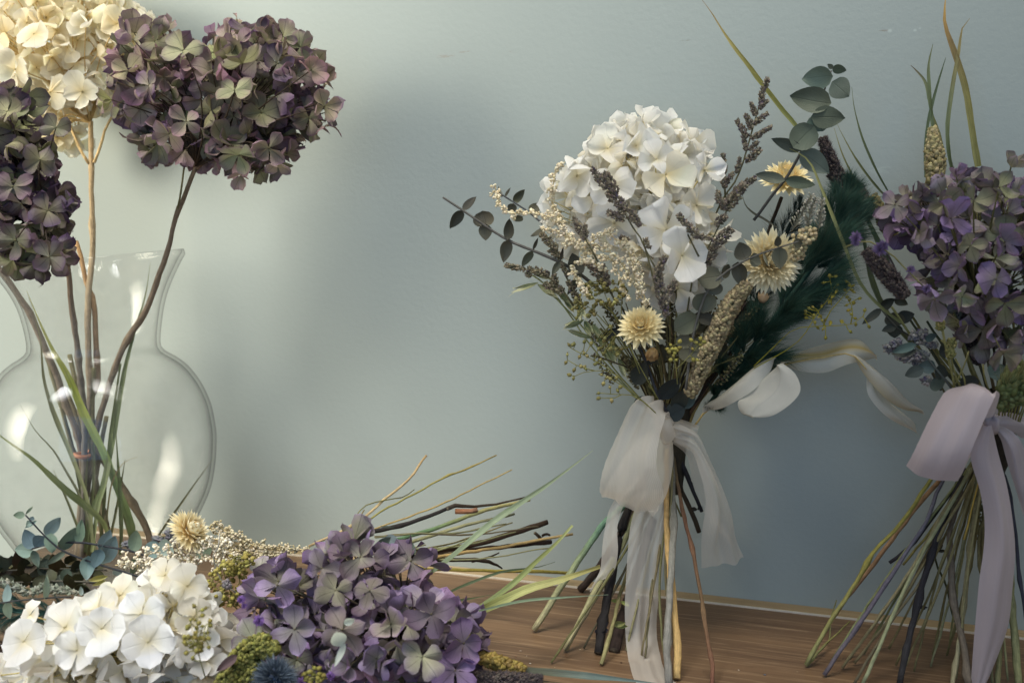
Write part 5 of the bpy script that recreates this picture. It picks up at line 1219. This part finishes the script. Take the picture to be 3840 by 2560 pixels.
# mauve ribbon
def ribq(ea, eb, name, parent, **kw):
    mb = MB(); loft(mb, [W(*zQ([p[:2]])[0], p[2]) for p in ea], [W(*zQ([p[:2]])[0], p[2]) for p in eb], **kw)
    return mb.build(name, M['mauve_ribbon'], parent, origin=TIE2)
r2 = ribq([(1100, 205, .075), (1170, 195, .075), (1235, 205, .065), (1290, 240, .05)], [(1110, 290, .08), (1170, 295, .08), (1218, 300, .07), (1270, 330, .055)], 'ribbon', b2, nu=8, nv=14, amp=.0014, freq=1.5, bulge=.004)
r2['label'] = 'dusty mauve ribbon tied in a bow'
ribq([(1090, 245, .095), (1000, 130, .105), (935, 88, .11), (868, 98, .115), (790, 230, .12), (720, 380, .12), (674, 466, .115)], [(1110, 240, .1), (1145, 120, .115), (1136, 100, .12), (1122, 110, .125), (1062, 250, .128), (992, 420, .128), (930, 546, .12)], 'ribbon_loop', r2, nu=16, nv=40, amp=.0012, freq=1.3, bulge=.005, ruff=.003)
ribq([(674, 466, .115), (700, 440, .09), (800, 350, .085), (940, 280, .085), (1080, 250, .09)], [(930, 546, .12), (950, 520, .1), (990, 430, .095), (1050, 350, .095), (1105, 280, .095)], 'ribbon_loop', r2, nu=12, nv=30, amp=.001, freq=1, bulge=-.003)
ya2 = W(*zQ([(1080, 280)])[0], .105).y
def tail2(pts, yend):
    q = zQ(pts); n = len(q); return [P(p[0], p[1], ya2 + (yend - ya2) * i / (n - 1)) for i, p in enumerate(q)]
mb = MB(); loft(mb, tail2([(1062, 262), (1030, 330), (1000, 420), (1052, 600), (1072, 740), (1066, 880), (1040, 1060), (1022, 1300), (1010, 1500), (1000, 1640)], .53), tail2([(1112, 245), (1118, 300), (1142, 410), (1180, 560), (1206, 720), (1224, 900), (1214, 1100), (1192, 1290), (1100, 1520), (1030, 1650)], .53), nu=12, nv=50, amp=.0014, freq=1.1, bulge=.004)
mb.build('ribbon_tail', M['mauve_ribbon'], r2, origin=TIE2)['label'] = 'long mauve tail hanging down to the table'
ribq([(1112, 280, .085), (1160, 350, .09), (1190, 470, .085), (1240, 620, .08), (1290, 800, .07)], [(1120, 250, .085), (1230, 310, .09), (1280, 420, .085), (1340, 600, .08), (1400, 800, .07)], 'ribbon_tail', r2, nu=12, nv=34, amp=.0028, freq=1.3, bulge=.004)
kb = MB(); pxtube(kb, [W(*zQ([p])[0], e) for p, e in [((1110, 190), .1), ((1108, 225), .108), ((1112, 265), .1), ((1115, 290), .09)]], [40, 50, 46, 34], lin(190, 172, 172), n=12)
kb.build('ribbon_knot', M['mauve_ribbon'], r2, origin=TIE2)

#==================================================================== LYING BOUQUET (white, bottom left)
b3 = empty('bouquet', T(560, 2520), 'bouquet lying in the lower left corner with white hydrangea and blue grey eucalyptus', 'bouquet')
YF = .515
sF = YF / FPX
lob = [(P(420, 2470, YF + .01), 310 * sF, 190 * sF, 220 * sF), (P(640, 2310, YF + .01), 140 * sF, 110 * sF, 130 * sF), (P(70, 2560, YF + .01), 120 * sF, 90 * sF, 130 * sF), (P(760, 2420, YF + .01), 80 * sF, 110 * sF, 110 * sF)]
fl = []
for (x, y, dy, r, spin, nx, nz) in [(1385, 1180, -.055, 320, .55, .05, .5), (1835, 900, -.035, 250, .15, .3, .2), (640, 1310, -.05, 330, .25, -.3, .5), (960, 1130, -.04, 260, .9, -.2, .9), (1900, 1200, -.045, 260, .6, .5, .4), (1000, 1320, -.06, 300, .1, 0, .4), (240, 1450, -.045, 300, .4, -.5, .5), (1450, 1450, -.062, 320, .3, .1, .2), (300, 1190, -.03, 200, .4, -.7, .8), (1620, 800, -.02, 230, .7, 0, .7), (760, 1530, -.06, 300, .8, -.1, .3), (1960, 1460, -.045, 250, .2, .6, .1), (1180, 1000, -.035, 280, .2, -.1, .8)]:
    q = zL([(x, y)])[0]; p = P(q[0], q[1], YF + dy + .02); fl.append((p, V((nx, -1, nz)), r / 2.6133 * scale_at(p) * .84, spin))
flower_head('hydrangea', b3, lob, P(640, 2420, YF + .06), 96 * sF, 165, white_cols(WHITE), M['white_petal'], fl, broad=1.12, stalkcol=lin(206, 190, 130), label='big white hydrangea head')
pl = lambda base: (lambda x, y, e=0.0: P(x, y, base - e))
def lz(lst): return [(zL([b])[0], zL([t])[0], w / 2.6133, pr) for b, t, w, pr in lst]
sprig(b3, pl(.585), zL([(1400, 830), (1290, 790), (880, 665), (600, 550), (440, 415), (250, 210)]), [8, 8, 6], lin(48, 50, 54),
      lz([((245, 208), (128, 212), 62, oprof), ((250, 205), (330, 112), 22, lprof), ((300, 260), (330, 225), 40, oprof), ((300, 265), (262, 320), 46, oprof), ((245, 338), (372, 250), 34, lprof), ((435, 415), (345, 505), 120, oprof), ((445, 410), (592, 228), 100, oprof), ((500, 385), (488, 606), 108, oprof), ((648, 558), (428, 728), 52, oprof), ((868, 606), (834, 850), 118, oprof), ((985, 540), (915, 735), 110, oprof), ((1200, 765), (1085, 805), 80, oprof)]), EUCB, label='blue grey eucalyptus sprig rising in front of the vase', toff=.004, wscale=1.2)
sprig(b3, pl(.59), zL([(1500, 640), (1310, 570), (1000, 510), (800, 480), (530, 485), (300, 545)]), [8, 8, 6], lin(48, 50, 54),
      lz([((330, 545), (238, 340), 115, oprof), ((320, 560), (118, 562), 120, oprof), ((320, 555), (378, 714), 66, oprof), ((600, 560), (742, 340), 108, oprof), ((765, 490), (800, 250), 84, oprof), ((985, 560), (1096, 350), 105, oprof), ((1000, 690), (1140, 415), 140, oprof), ((1300, 570), (1372, 320), 114, oprof), ((1345, 580), (1310, 845), 78, oprof), ((1560, 600), (1720, 500), 190, rprof), ((1420, 600), (1580, 500), 150, rprof), ((1900, 600), (2060, 500), 170, rprof), ((1450, 760), (1560, 660), 130, rprof)]), EUCB, label='blue grey eucalyptus sprig with upright paired leaves', toff=.004, wscale=1.2)
sprig(b3, pl(.53), zL([(700, 1010), (560, 1015), (200, 1045), (-60, 1080)]), [6, 6], lin(58, 60, 60),
      lz([((60, 1080), (85, 880), 82, oprof), ((60, 1060), (85, 1222), 88, oprof), ((450, 1045), (462, 785), 60, oprof), ((800, 1000), (790, 900), 44, oprof)]), [lin(128, 140, 124), lin(120, 136, 130)], toff=.006)
dl = []
for i, (x, y, w) in enumerate([(0, 690, 110), (110, 740, 90), (190, 670, 120), (290, 680, 110), (235, 870, 110), (370, 830, 140), (60, 800, 100), (470, 760, 130), (720, 720, 160), (640, 860, 160), (560, 700, 140), (860, 760, 140), (520, 880, 130), (140, 900, 120)]):
    dl.append(((x, y + w * .5), (x + rnd.uniform(-40, 40), y - w * .55), w, oprof))
sprig(b3, pl(.612), zL([(900, 700), (500, 720), (250, 740), (-60, 770)]), [7, 6], lin(96, 96, 88), lz(dl), [lin(62, 62, 34), lin(74, 66, 38), lin(54, 54, 34), lin(70, 58, 46)], label='brownish green leaves behind the white hydrangea', toff=.02)
for (yy, base) in ((740, .60), (860, .575), (700, .63)):
    dl = []
    for i in range(17):
        x = -60 + i * 62 + rnd.uniform(-25, 25); y = yy + rnd.uniform(-50, 60); w = rnd.uniform(100, 165); a = rnd.uniform(-60, 60); u = rnd.choice((-1, 1))
        dl.append(((x, y + w * .5 * u), (x + a, y - w * .6 * u), w, rnd.choice((oprof, rprof))))
    sprig(b3, pl(base), zL([(1050, yy + 10), (500, yy - 5), (250, yy + 5), (-80, yy + 20)]), [7, 6], lin(80, 78, 68), lz(dl), [lin(58, 60, 38), lin(68, 62, 40), lin(50, 54, 38), lin(64, 56, 46), lin(70, 80, 70)], toff=.018)
statice(b3, pl(.56), [zL([(760, 980), (400, 960), (0, 850)])], [zL(s[:-1]) + [s[-1] / 2.6133] for s in [((260, 960), (0, 850), 70), ((420, 930), (240, 980), 60), ((640, 960), (380, 900), 80), ((760, 970), (560, 930), 60), ((250, 980), (160, 900), 50)]], cols=[lin(126, 130, 116), lin(108, 112, 98), lin(146, 148, 132)], size=.0012, tip=False)
statice(b3, pl(.60), [zL([(1900, 500), (1700, 420), (1500, 430)])], [zL(s[:-1]) + [s[-1] / 2.6133] for s in [((1720, 440), (1640, 360), 70), ((1760, 400), (1620, 440), 60), ((1600, 450), (1500, 440), 36), ((1300, 520), (1210, 480), 50), ((1820, 420), (1740, 380), 80)]], cols=[lin(110, 108, 112), lin(130, 128, 130)], size=.0012, tip=False)
plume(b3, [P(420, 2330, .56), P(200, 2300, .56), P(60, 2290, .56), P(-120, 2290, .56)], [100, 160, 180, 160], 5000, lin(26, 56, 52), lin(44, 90, 82), label='dark teal plume at the left edge')
plume(b3, [P(150, 2420, .57), P(0, 2420, .57), P(-150, 2420, .57)], [120, 180, 160], 2600, lin(52, 34, 24), lin(76, 50, 36))
# astilbe
la = [zL(s) for s in [[(2350, 650), (2000, 640), (1700, 655), (1400, 675), (1130, 700)], [(1260, 680), (1240, 620), (1235, 575)], [(1360, 670), (1345, 610), (1350, 580)], [(1460, 665), (1440, 590), (1440, 530)], [(1620, 655), (1560, 590), (1500, 520)], [(1700, 650), (1660, 560), (1650, 490)], [(1800, 640), (1740, 540), (1730, 440)], [(1900, 640), (1860, 600), (1790, 560)], [(2000, 640), (1960, 580), (1920, 550)], [(1350, 690), (1340, 740), (1330, 745)], [(1500, 680), (1450, 720), (1410, 770)], [(1700, 680), (1640, 710), (1590, 740)], [(1900, 670), (1840, 740), (1750, 760)], [(2300, 500), (2150, 440), (2000, 450), (1930, 460)], [(2100, 440), (2060, 480), (2000, 540)], [(2350, 640), (2250, 560), (2130, 520), (2080, 500)], [(2350, 700), (2200, 700), (2100, 760)], [(2100, 640), (2100, 580), (2160, 540)]]]
astilbe(b3, pl(.57), la, label='cream astilbe lying above the white hydrangea', size=.0010, wpx=26, cols=[lin(222, 212, 190), lin(230, 222, 202), lin(206, 194, 168)])
la = [zS(s) for s in [[(560, 720), (380, 720), (220, 690), (100, 630), (10, 560)], [(420, 740), (250, 740), (100, 720), (0, 680)], [(300, 760), (150, 760), (20, 740)], [(200, 700), (150, 650), (60, 610)], [(380, 760), (240, 790), (60, 800)], [(450, 730), (420, 710), (400, 715)], [(200, 780), (100, 820), (20, 800)], [(120, 690), (60, 650), (-20, 600)]]]
astilbe(b3, pl(.59), la, cols=[lin(196, 184, 152), lin(178, 164, 128), lin(206, 194, 164)], size=.0010, wpx=40, dens=1.3)
# strawflower lying on its side
strawflower(b3, P(712, 1990, .575), V((.75, -.15, .62)), 104 * .575 / FPX, label='ivory strawflower lying on its side by the vase', rings=7, tight=1.25)
mb = MB()
for i in range(46):
    d = V((rnd.uniform(-.35, .25), rnd.uniform(-.5, .3), -1)).normalized(); b = P(700 + rnd.uniform(-14, 14), 1985, .573)
    petal(mb, b, d, V((0, -1, 0)), rnd.uniform(.007, .012), .0011, [lin(226, 190, 116), lin(236, 220, 170)], sprof, nu=3, nv=4)
mb.build('flower_tuft', M['straw_petal'], b3, origin=P(700, 1990, .573))
# green seed sprays
sp = cloud(850, 2190, 70, 90, 105, -.012, .012) + cloud(900, 2110, 60, 40, 40, -.012, .012)
beads(b3, pl(.545), [[(960, 2330), (880, 2250), (840, 2150), (830, 2110)], [(900, 2290), (820, 2220), (790, 2160)], [(920, 2280), (900, 2180), (880, 2120)], [(950, 2200), (900, 2130), (880, 2090)]], sp, .0013, [lin(150, 140, 74), lin(132, 122, 62), lin(164, 152, 88)], label='dense olive seed spray between the two hydrangeas')
sp = cloud(735, 2400, 55, 70, 40, -.01, .01) + zL([(1905, 1100), (2020, 1120), (1870, 1235), (1910, 1235), (1940, 1270), (1985, 1300), (2060, 1245), (1985, 1190), (1985, 1140), (2060, 1290)])
beads(b3, pl(.452), [[(770, 2540), (740, 2430), (740, 2370), (745, 2300), (735, 2275)], [(740, 2420), (760, 2350), (790, 2330)], [(745, 2360), (720, 2340), (712, 2320)]], sp, .0011, [lin(140, 132, 70), lin(120, 112, 60)], label='fine seed spray lying over the white petals')
stem(b3, [P(*p, .54) for p in [(826, 2000), (815, 2060), (800, 2090), (815, 2150), (850, 2195), (890, 2225), (940, 2250)]], [5, 6, 6], lin(150, 146, 134), name='stalk', n=5)
mb = MB(); spike(mb, [P(858, 2205, .535), P(845, 2175, .535)], 13 * sF, 50, .001, 1.6, [lin(120, 114, 116), lin(136, 130, 128)], OCT)
mb.build('dried_blossom', M['crumb'], b3, origin=P(850, 2190, .535))
mb = MB()
for b, t, w in [((1060, 810), (855, 850), 60), ((1045, 850), (900, 900), 40)]:
    leaf3(mb, P(*zL([b])[0], .53), P(*zL([t])[0], .525), w / 2.6 * sF, [lin(140, 136, 70), lin(150, 142, 84)], lprof, cup=.5)
mb.build('oat_spikelet', M['blade'], b3, origin=P(*zL([(950, 840)])[0], .53))
# its stems, fanning out to the right
S = zS
def lay(pts, y0, y1, w, cols, parent=b3, **kw):
    q = S(pts); n = len(q)
    return stem(parent, [P(p[0], p[1], y0 + (y1 - y0) * i / (n - 1)) for i, p in enumerate(q)], [x / 1.568 for x in w], cols, **kw)
lay([(560, 700), (780, 600), (900, 520), (1000, 430), (1150, 310), (1210, 220), (1250, 170)], .60, .66, [14, 16, 15, 14], [lin(170, 148, 108), lin(182, 160, 118), lin(160, 132, 92)], label='fuzzy tan stem curving upward')
lay([(740, 640), (840, 600), (1000, 490), (1170, 400), (1370, 290), (1490, 250), (1665, 165)], .60, .66, [9, 11, 10, 8], [lin(134, 126, 66), lin(140, 132, 72), lin(146, 128, 72)], nodes=((.68, 1.7), (.82, 1.7)), label='thin olive jointed stem')
lay([(830, 540), (890, 465), (1010, 430), (1120, 410), (1180, 370)], .61, .65, [6, 7, 5], lin(112, 108, 60))
lay([(780, 620), (840, 560), (890, 490)], .60, .61, [9, 9, 8], lin(120, 110, 76))
lay([(860, 630), (1090, 550), (1350, 450), (1510, 370), (1758, 252)], .61, .66, [9, 10, 9, 7], [lin(160, 138, 88), lin(170, 148, 92)])
lay([(800, 650), (950, 610), (1090, 585), (1250, 530), (1380, 480)], .60, .63, [26, 26, 24, 22], [lin(48, 44, 40), lin(50, 46, 44)], label='black knotty stem', nodes=((.5, 1.2),))
lay([(1375, 480), (1420, 462), (1520, 466), (1650, 455), (1850, 411)], .628, .65, [28, 18, 12, 9], [lin(60, 52, 44), lin(66, 52, 36)])
lay([(1425, 498), (1490, 498), (1555, 488)], .632, .635, [30, 32, 28], [lin(140, 92, 62), lin(140, 104, 82)], label='orange band on the black stem', name='orange_band')
lay([(1000, 690), (1090, 660), (1350, 580), (1600, 490), (1860, 428)], .60, .65, [22, 24, 24, 20], [lin(70, 100, 76), lin(96, 120, 84), lin(146, 140, 92), lin(156, 146, 96)], label='straight stem turning from green to tan')
lay([(1040, 720), (1100, 700), (1400, 600), (1600, 550), (1772, 514)], .60, .65, [18, 20, 18, 14], [lin(128, 128, 92), lin(146, 142, 104), lin(134, 132, 102)], nodes=((.5, 1.25),))
lay([(1060, 735), (1160, 715), (1250, 692)], .59, .60, [10, 9, 6], lin(140, 136, 90))
lay([(1100, 760), (1230, 735), (1540, 690), (1750, 625), (1962, 562)], .61, .66, [30, 32, 34, 32], [lin(64, 50, 40), lin(72, 56, 44), lin(62, 48, 36)], label='thick dark brown stem cut square at the end')
lay([(1150, 770), (1400, 740), (1700, 705), (1988, 674)], .62, .665, [24, 28, 28], [lin(66, 52, 42), lin(56, 44, 36)])
lay([(1940, 690), (1920, 650), (1890, 620)], .664, .66, [20, 24, 18], lin(84, 70, 54))
lay([(1930, 640), (1960, 632), (1980, 634)], .662, .664, [16, 16, 12], lin(70, 56, 44))
lay([(1180, 790), (1280, 772), (1500, 735), (1700, 706), (2112, 628)], .59, .65, [18, 19, 18, 15], [lin(166, 138, 88), lin(176, 150, 100)], label='tan straw stem over the dark ones')
lay([(1200, 780), (1330, 780), (1580, 782), (1640, 800), (1700, 830)], .60, .64, [22, 24, 24, 10], [lin(58, 48, 40), lin(62, 52, 42)])
lay([(1520, 790), (1600, 770), (1680, 740)], .63, .64, [16, 12, 8], lin(62, 52, 42))
lay([(1200, 830), (1340, 838), (1880, 850), (2110, 857)], .66, .69, [20, 20, 19], [lin(140, 126, 60), lin(150, 136, 66)], nodes=((.74, 1.3),), label='yellow green cane along the wall')
for i in range(8):
    y0 = rnd.uniform(620, 800); y1 = y0 - rnd.uniform(-20, 260); x1 = rnd.uniform(1500, 2000); cl = vary(rnd.choice([lin(140, 128, 88), lin(116, 108, 72), lin(98, 86, 64), lin(128, 128, 90), lin(86, 72, 54)]), .12)
    lay([(950, y0), (1150, y0 - 20), ((1150 + x1) / 2, (y0 + y1) / 2 + rnd.uniform(-10, 25)), (x1, y1)], .595, rnd.uniform(.62, .67), [9, rnd.uniform(8, 13), 8], [cl, vary(cl, .15)], nodes=((rnd.uniform(.4, .8), 1.4),))
# small dark leaves where the stems meet
sprig(b3, pl(.575), S([(1200, 760), (1080, 740), (1000, 700)]), [9, 8], lin(50, 50, 56), [(S([b])[0], S([t])[0], w / 1.568, pr) for b, t, w, pr in [((1010, 650), (1095, 690), 70, oprof), ((1180, 755), (1160, 660), 34, oprof), ((1060, 745), (990, 660), 70, oprof), ((1060, 745), (1000, 800), 60, oprof), ((1200, 760), (1250, 700), 40, oprof), ((1070, 590), (960, 590), 14, lprof), ((960, 720), (1040, 650), 60, oprof)]], [lin(70, 82, 74), lin(56, 62, 54), lin(112, 124, 124)])

#==================================================================== LYING BOUQUET (purple, bottom middle)
b4 = empty('bouquet', T(1500, 2540), 'bouquet lying on the table with lilac hydrangea, blue thistle and long grass blades', 'bouquet')
YP = .52; sQ = YP / FPX
lob = [(P(1470, 2400, YP), 280 * sQ, 180 * sQ, 190 * sQ), (P(1320, 2130, YP + .02), 140 * sQ, 120 * sQ, 120 * sQ), (P(1030, 2230, YP + .01), 110 * sQ, 110 * sQ, 100 * sQ), (P(1120, 2400, YP), 150 * sQ, 130 * sQ, 120 * sQ), (P(1700, 2420, YP + .01), 90 * sQ, 150 * sQ, 110 * sQ), (P(1540, 2150, YP + .04), 80 * sQ, 70 * sQ, 70 * sQ)]
fl = []
for (x, y, dy, r, spin, nx, nz) in [(865, 765, -.02, 170, .75, 0, .5), (378, 930, -.03, 195, .3, -.1, .4), (1280, 1100, -.05, 200, .25, .2, .5), (1045, 1160, -.055, 185, .9, .1, .6), (760, 1190, -.06, 190, .5, -.1, .5), (1470, 1270, -.035, 180, .1, .5, .3), (240, 1250, -.04, 175, .6, -.2, .5), (480, 1190, -.05, 175, .2, -.1, .7), (960, 1360, -.062, 170, .7, 0, .4), (1230, 1350, -.06, 180, .4, .1, .4), (640, 830, -.02, 150, .1, -.3, .5), (1250, 1050, -.03, 190, .8, .2, 1), (720, 960, -.045, 150, .3, 0, .4), (920, 960, -.045, 150, 1.2, .1, .4), (1160, 790, .01, 170, .1, .2, .8), (800, 1400, -.06, 160, .1, -.1, .3), (1420, 1430, -.045, 170, .5, .3, .3), (490, 1370, -.045, 160, .5, 0, .3)]:
    q = S([(x, y)])[0]; p = P(q[0], q[1], YP + dy + .02); fl.append((p, V((nx, -1, nz)), r / 1.568 * scale_at(p) * .84, spin))
flower_head('hydrangea', b4, lob, P(1500, 2350, YP + .06), 92 * sQ, 190, purple_cols(OL2, LILAC, .68), M['purple_petal'], fl, broad=.8, stalkcol=lin(112, 104, 84), label='lilac and sage hydrangea head')
# two papery bleached sepals caught on top
mb = MB(); ww = lin(214, 222, 206)
for b, t, w in [((745, 1290), (720, 1170), 95), ((770, 1160), (835, 1120), 45), ((775, 1270), (712, 1410), 40)]:
    leaf3(mb, P(*S([b])[0], .46), P(*S([t])[0], .455), w / 1.568 * sQ * .92, [ww, ww], oprof, cup=.35)
mb.build('dry_sepal', M['white_petal'], b4, origin=P(*S([(750, 1250)])[0], .46))
# green moss-like amaranth and blue thistle
AM = [lin(128, 124, 62), lin(106, 104, 54), lin(142, 138, 78), lin(92, 92, 50)]
mb = MB(); p0 = P(880, 2560, .475)
for pts, w in [([(820, 2600), (870, 2530), (910, 2470), (960, 2420), (1010, 2405)], 46), ([(860, 2600), (930, 2530), (960, 2470)], 44), ([(980, 2450), (1040, 2420)], 24)]:
    q = [P(*p, .478) for p in pts]; spike(mb, q, w * sQ, 800, .0011, 1.3, AM, ICO, fill=.2, lean=.6)
mb.build('amaranth_spike', M['crumb'], b4, origin=p0)['label'] = 'knobbly yellow green amaranth'
c = P(1032, 2545, .465); mb = MB()
for i in range(1500):
    d = V((rnd.gauss(0, 1), rnd.gauss(0, 1), rnd.gauss(0, 1))).normalized()
    k = rnd.random(); cl = mixc(lin(50, 60, 74), lin(132, 146, 158), k)
    hair(mb, c + d * .0045, d, .0075 * rnd.uniform(.75, 1.1), .0003, lin(42, 52, 64), cl)
for i in range(150):
    d = V((rnd.gauss(0, 1), rnd.gauss(0, 1), rnd.gauss(0, 1))).normalized(); bit(mb, c + d * .0045, .0014, d, 1.8, vary(lin(44, 60, 82), .2))
mb.build('globe_thistle', M['hair'], b4, origin=c)['label'] = 'round spiky blue thistle'
for (x, y, r) in [(905, 2245, 20), (915, 2270, 14), (972, 2325, 26), (1130, 2555, 24), (1240, 2530, 22)]:
    pompom(b4, P(x, y, .485), r * sQ, lin(138, 104, 164))
mb = MB(); leaf3(mb, P(890, 2455, .47), P(812, 2515, .47), 34 * sQ, [lin(112, 92, 92), lin(104, 84, 84)], oprof, cup=.3, roll=.2)
mb.build('dry_sepal', M['purple_petal'], b4, origin=P(850, 2480, .47))
sp = cloud(1180, 2530, 40, 30, 18)
beads(b4, pl(.47), [[(1200, 2600), (1190, 2550), (1180, 2510)]], sp, .0013, [lin(128, 122, 62)])
# millet heads at the right
seed_head(b4, [P(*p, .515) for p in S([(1560, 1350), (1640, 1375), (1740, 1405), (1830, 1425)])], [44, 48, 44, 30], 190, .0014, 1.5, [lin(132, 110, 52), lin(146, 124, 64), lin(112, 92, 46)], label='ochre millet head')
setaria(b4, [P(*p, .505) for p in S([(1540, 1470), (1640, 1480), (1780, 1485), (1930, 1480)])], [48, 52, 48, 30])
# grass blades
def lblade(pts, y0, y1, w, cols, **kw):
    q = S(pts); n = len(q)
    return blade(b4, [P(p[0], p[1], y0 + (y1 - y0) * i / (n - 1)) for i, p in enumerate(q)], w / 1.568, cols, **kw)
SG = [lin(92, 104, 76), lin(128, 140, 108), lin(140, 152, 120), lin(146, 154, 120)]
lblade([(1240, 880), (1300, 840), (1450, 720), (1640, 560), (1800, 450), (1950, 350), (2100, 240), (2232, 138)], .56, .60, 38, SG, twist=.8, label=None) if False else lblade([(1240, 880), (1300, 840), (1450, 720), (1640, 560), (1800, 450), (1950, 350), (2100, 240), (2232, 138)], .56, .60, 38, SG, twist=.8)
lblade([(1480, 1110), (1560, 1060), (1750, 930), (1900, 790), (2020, 680), (2112, 578)], .535, .58, 34, [lin(104, 110, 60), lin(112, 122, 70), lin(140, 146, 88), lin(150, 154, 100)], twist=.8, tip=False)
lblade([(1470, 1130), (1560, 1085), (1700, 1020), (1850, 950), (2050, 895), (2275, 820)], .53, .565, 56, [lin(110, 112, 56), lin(150, 152, 92), lin(172, 168, 108), lin(186, 174, 104)], twist=.9, tip=False)
lblade([(1330, 1010), (1400, 965), (1500, 920), (1700, 850), (1900, 825), (2008, 793)], .535, .59, 17, [lin(66, 78, 54), lin(84, 96, 68)], twist=.5)
lblade([(1320, 1035), (1400, 1025), (1500, 1010), (1640, 985)], .535, .56, 14, [lin(78, 88, 60), lin(92, 104, 74)], twist=.5)
lblade([(1560, 1080), (1820, 1022), (2050, 1002), (2322, 985)], .53, .56, 17, [lin(92, 104, 78), lin(124, 140, 112), lin(136, 150, 124)], twist=.5)
lblade([(1700, 1405), (1820, 1425), (2000, 1442), (2352, 1478), (2640, 1510)], .515, .52, 44, [lin(64, 66, 52), lin(84, 88, 72), lin(110, 126, 118), lin(116, 134, 128)], twist=.7)
lblade([(1800, 1480), (1900, 1490), (2060, 1505)], .51, .51, 12, [lin(76, 72, 52), lin(84, 80, 60)])

#==================================================================== CRUMBS ON THE TABLE
for (x, y, s, cl) in [(1952, 2441, 7, (176, 160, 140)), (1934, 2462, 6, (140, 104, 84)), (1975, 2460, 4, (190, 176, 160)), (1988, 2488, 7, (200, 194, 180)), (2175, 2436, 6, (170, 152, 120)), (2770, 2513, 7, (186, 170, 150)), (2868, 2530, 9, (110, 112, 116)), (2080, 2503, 5, (176, 156, 116)), (2330, 2485, 8, (90, 70, 54)), (2990, 2520, 5, (160, 140, 110))]:
    c = T(x, y) + V((0, 0, .0004)); mb = MB(); ss = s * scale_at(c) * .5
    bit(mb, c, ss, V((rnd.uniform(-1, 1), rnd.uniform(-1, 1), .3)), 1.7, lin(*cl), ICO)
    mb.v = [(p[0], p[1], c.z + (p[2] - c.z) * .45) for p in mb.v]
    o = mb.build('plant_crumb', M['crumb'], origin=c); tag(o, 'tiny dry plant crumb lying on the brown table', 'crumb', 'crumbs on the table')

#==================================================================== CAMERA, LIGHT, WORLD
cam = bpy.data.cameras.new('camera'); co = bpy.data.objects.new('camera', cam); COL.objects.link(co)
cam.sensor_width = 36; cam.lens = 35; cam.clip_start = .01; cam.clip_end = 50
co.location = CAM; co.rotation_euler = (PI / 2 - PITCH, 0, 0); sc.camera = co
cam.dof.use_dof = True; cam.dof.focus_distance = .61; cam.dof.aperture_fstop = 9

w = bpy.data.worlds.new('World'); sc.world = w; w.use_nodes = True
bg = w.node_tree.nodes['Background']; bg.inputs[0].default_value = (1.0, .96, .86, 1); bg.inputs[1].default_value = .46

def area(name, loc, target, sx, sy, power, col, spread=180):
    l = bpy.data.lights.new(name, 'AREA'); l.shape = 'RECTANGLE'; l.size = sx; l.size_y = sy; l.energy = power; l.color = col; l.spread = math.radians(spread)
    o = bpy.data.objects.new(name, l); COL.objects.link(o); o.location = loc
    o.rotation_euler = (V(target) - V(loc)).to_track_quat('-Z', 'Y').to_euler(); return o
area('window_light', (-.04, .32, 1.42), (-.04, .75, .62), .7, .5, 2.9, (1.0, .97, .91), 60)
area('upper_fill_light', (.10, .38, 1.05), (.02, .74, .56), .45, .45, .7, (1.0, .95, .80), 110)  # added unseen lamp, brightens the upper middle of the wall
area('low_window_light', (-.90, .50, .34), (-.35, .855, .16), .5, 1.1, 2.9, (1.0, .93, .76), 44)
area('front_fill_light', (-.50, .14, .80), (-.17, .49, .0), .4, .4, .6, (.97, .98, 1.0), 30)  # added unseen lamp aimed down at the lower left flowers
area('room_fill_light', (-.1, -.35, .40), (.05, .7, .25), .9, .7, 2.5, (.14, .48, 1.0))  # added blue fill from behind the camera

sc.view_settings.view_transform = 'Standard'; sc.view_settings.look = 'None'
sc.view_settings.exposure = 0; sc.view_settings.gamma = 1
sc.cycles.use_denoising = True
sc.cycles.transparent_max_bounces = 24
sc.cycles.max_bounces = 10
for o in list(bpy.data.objects):
    if '_w' in o: del o['_w']
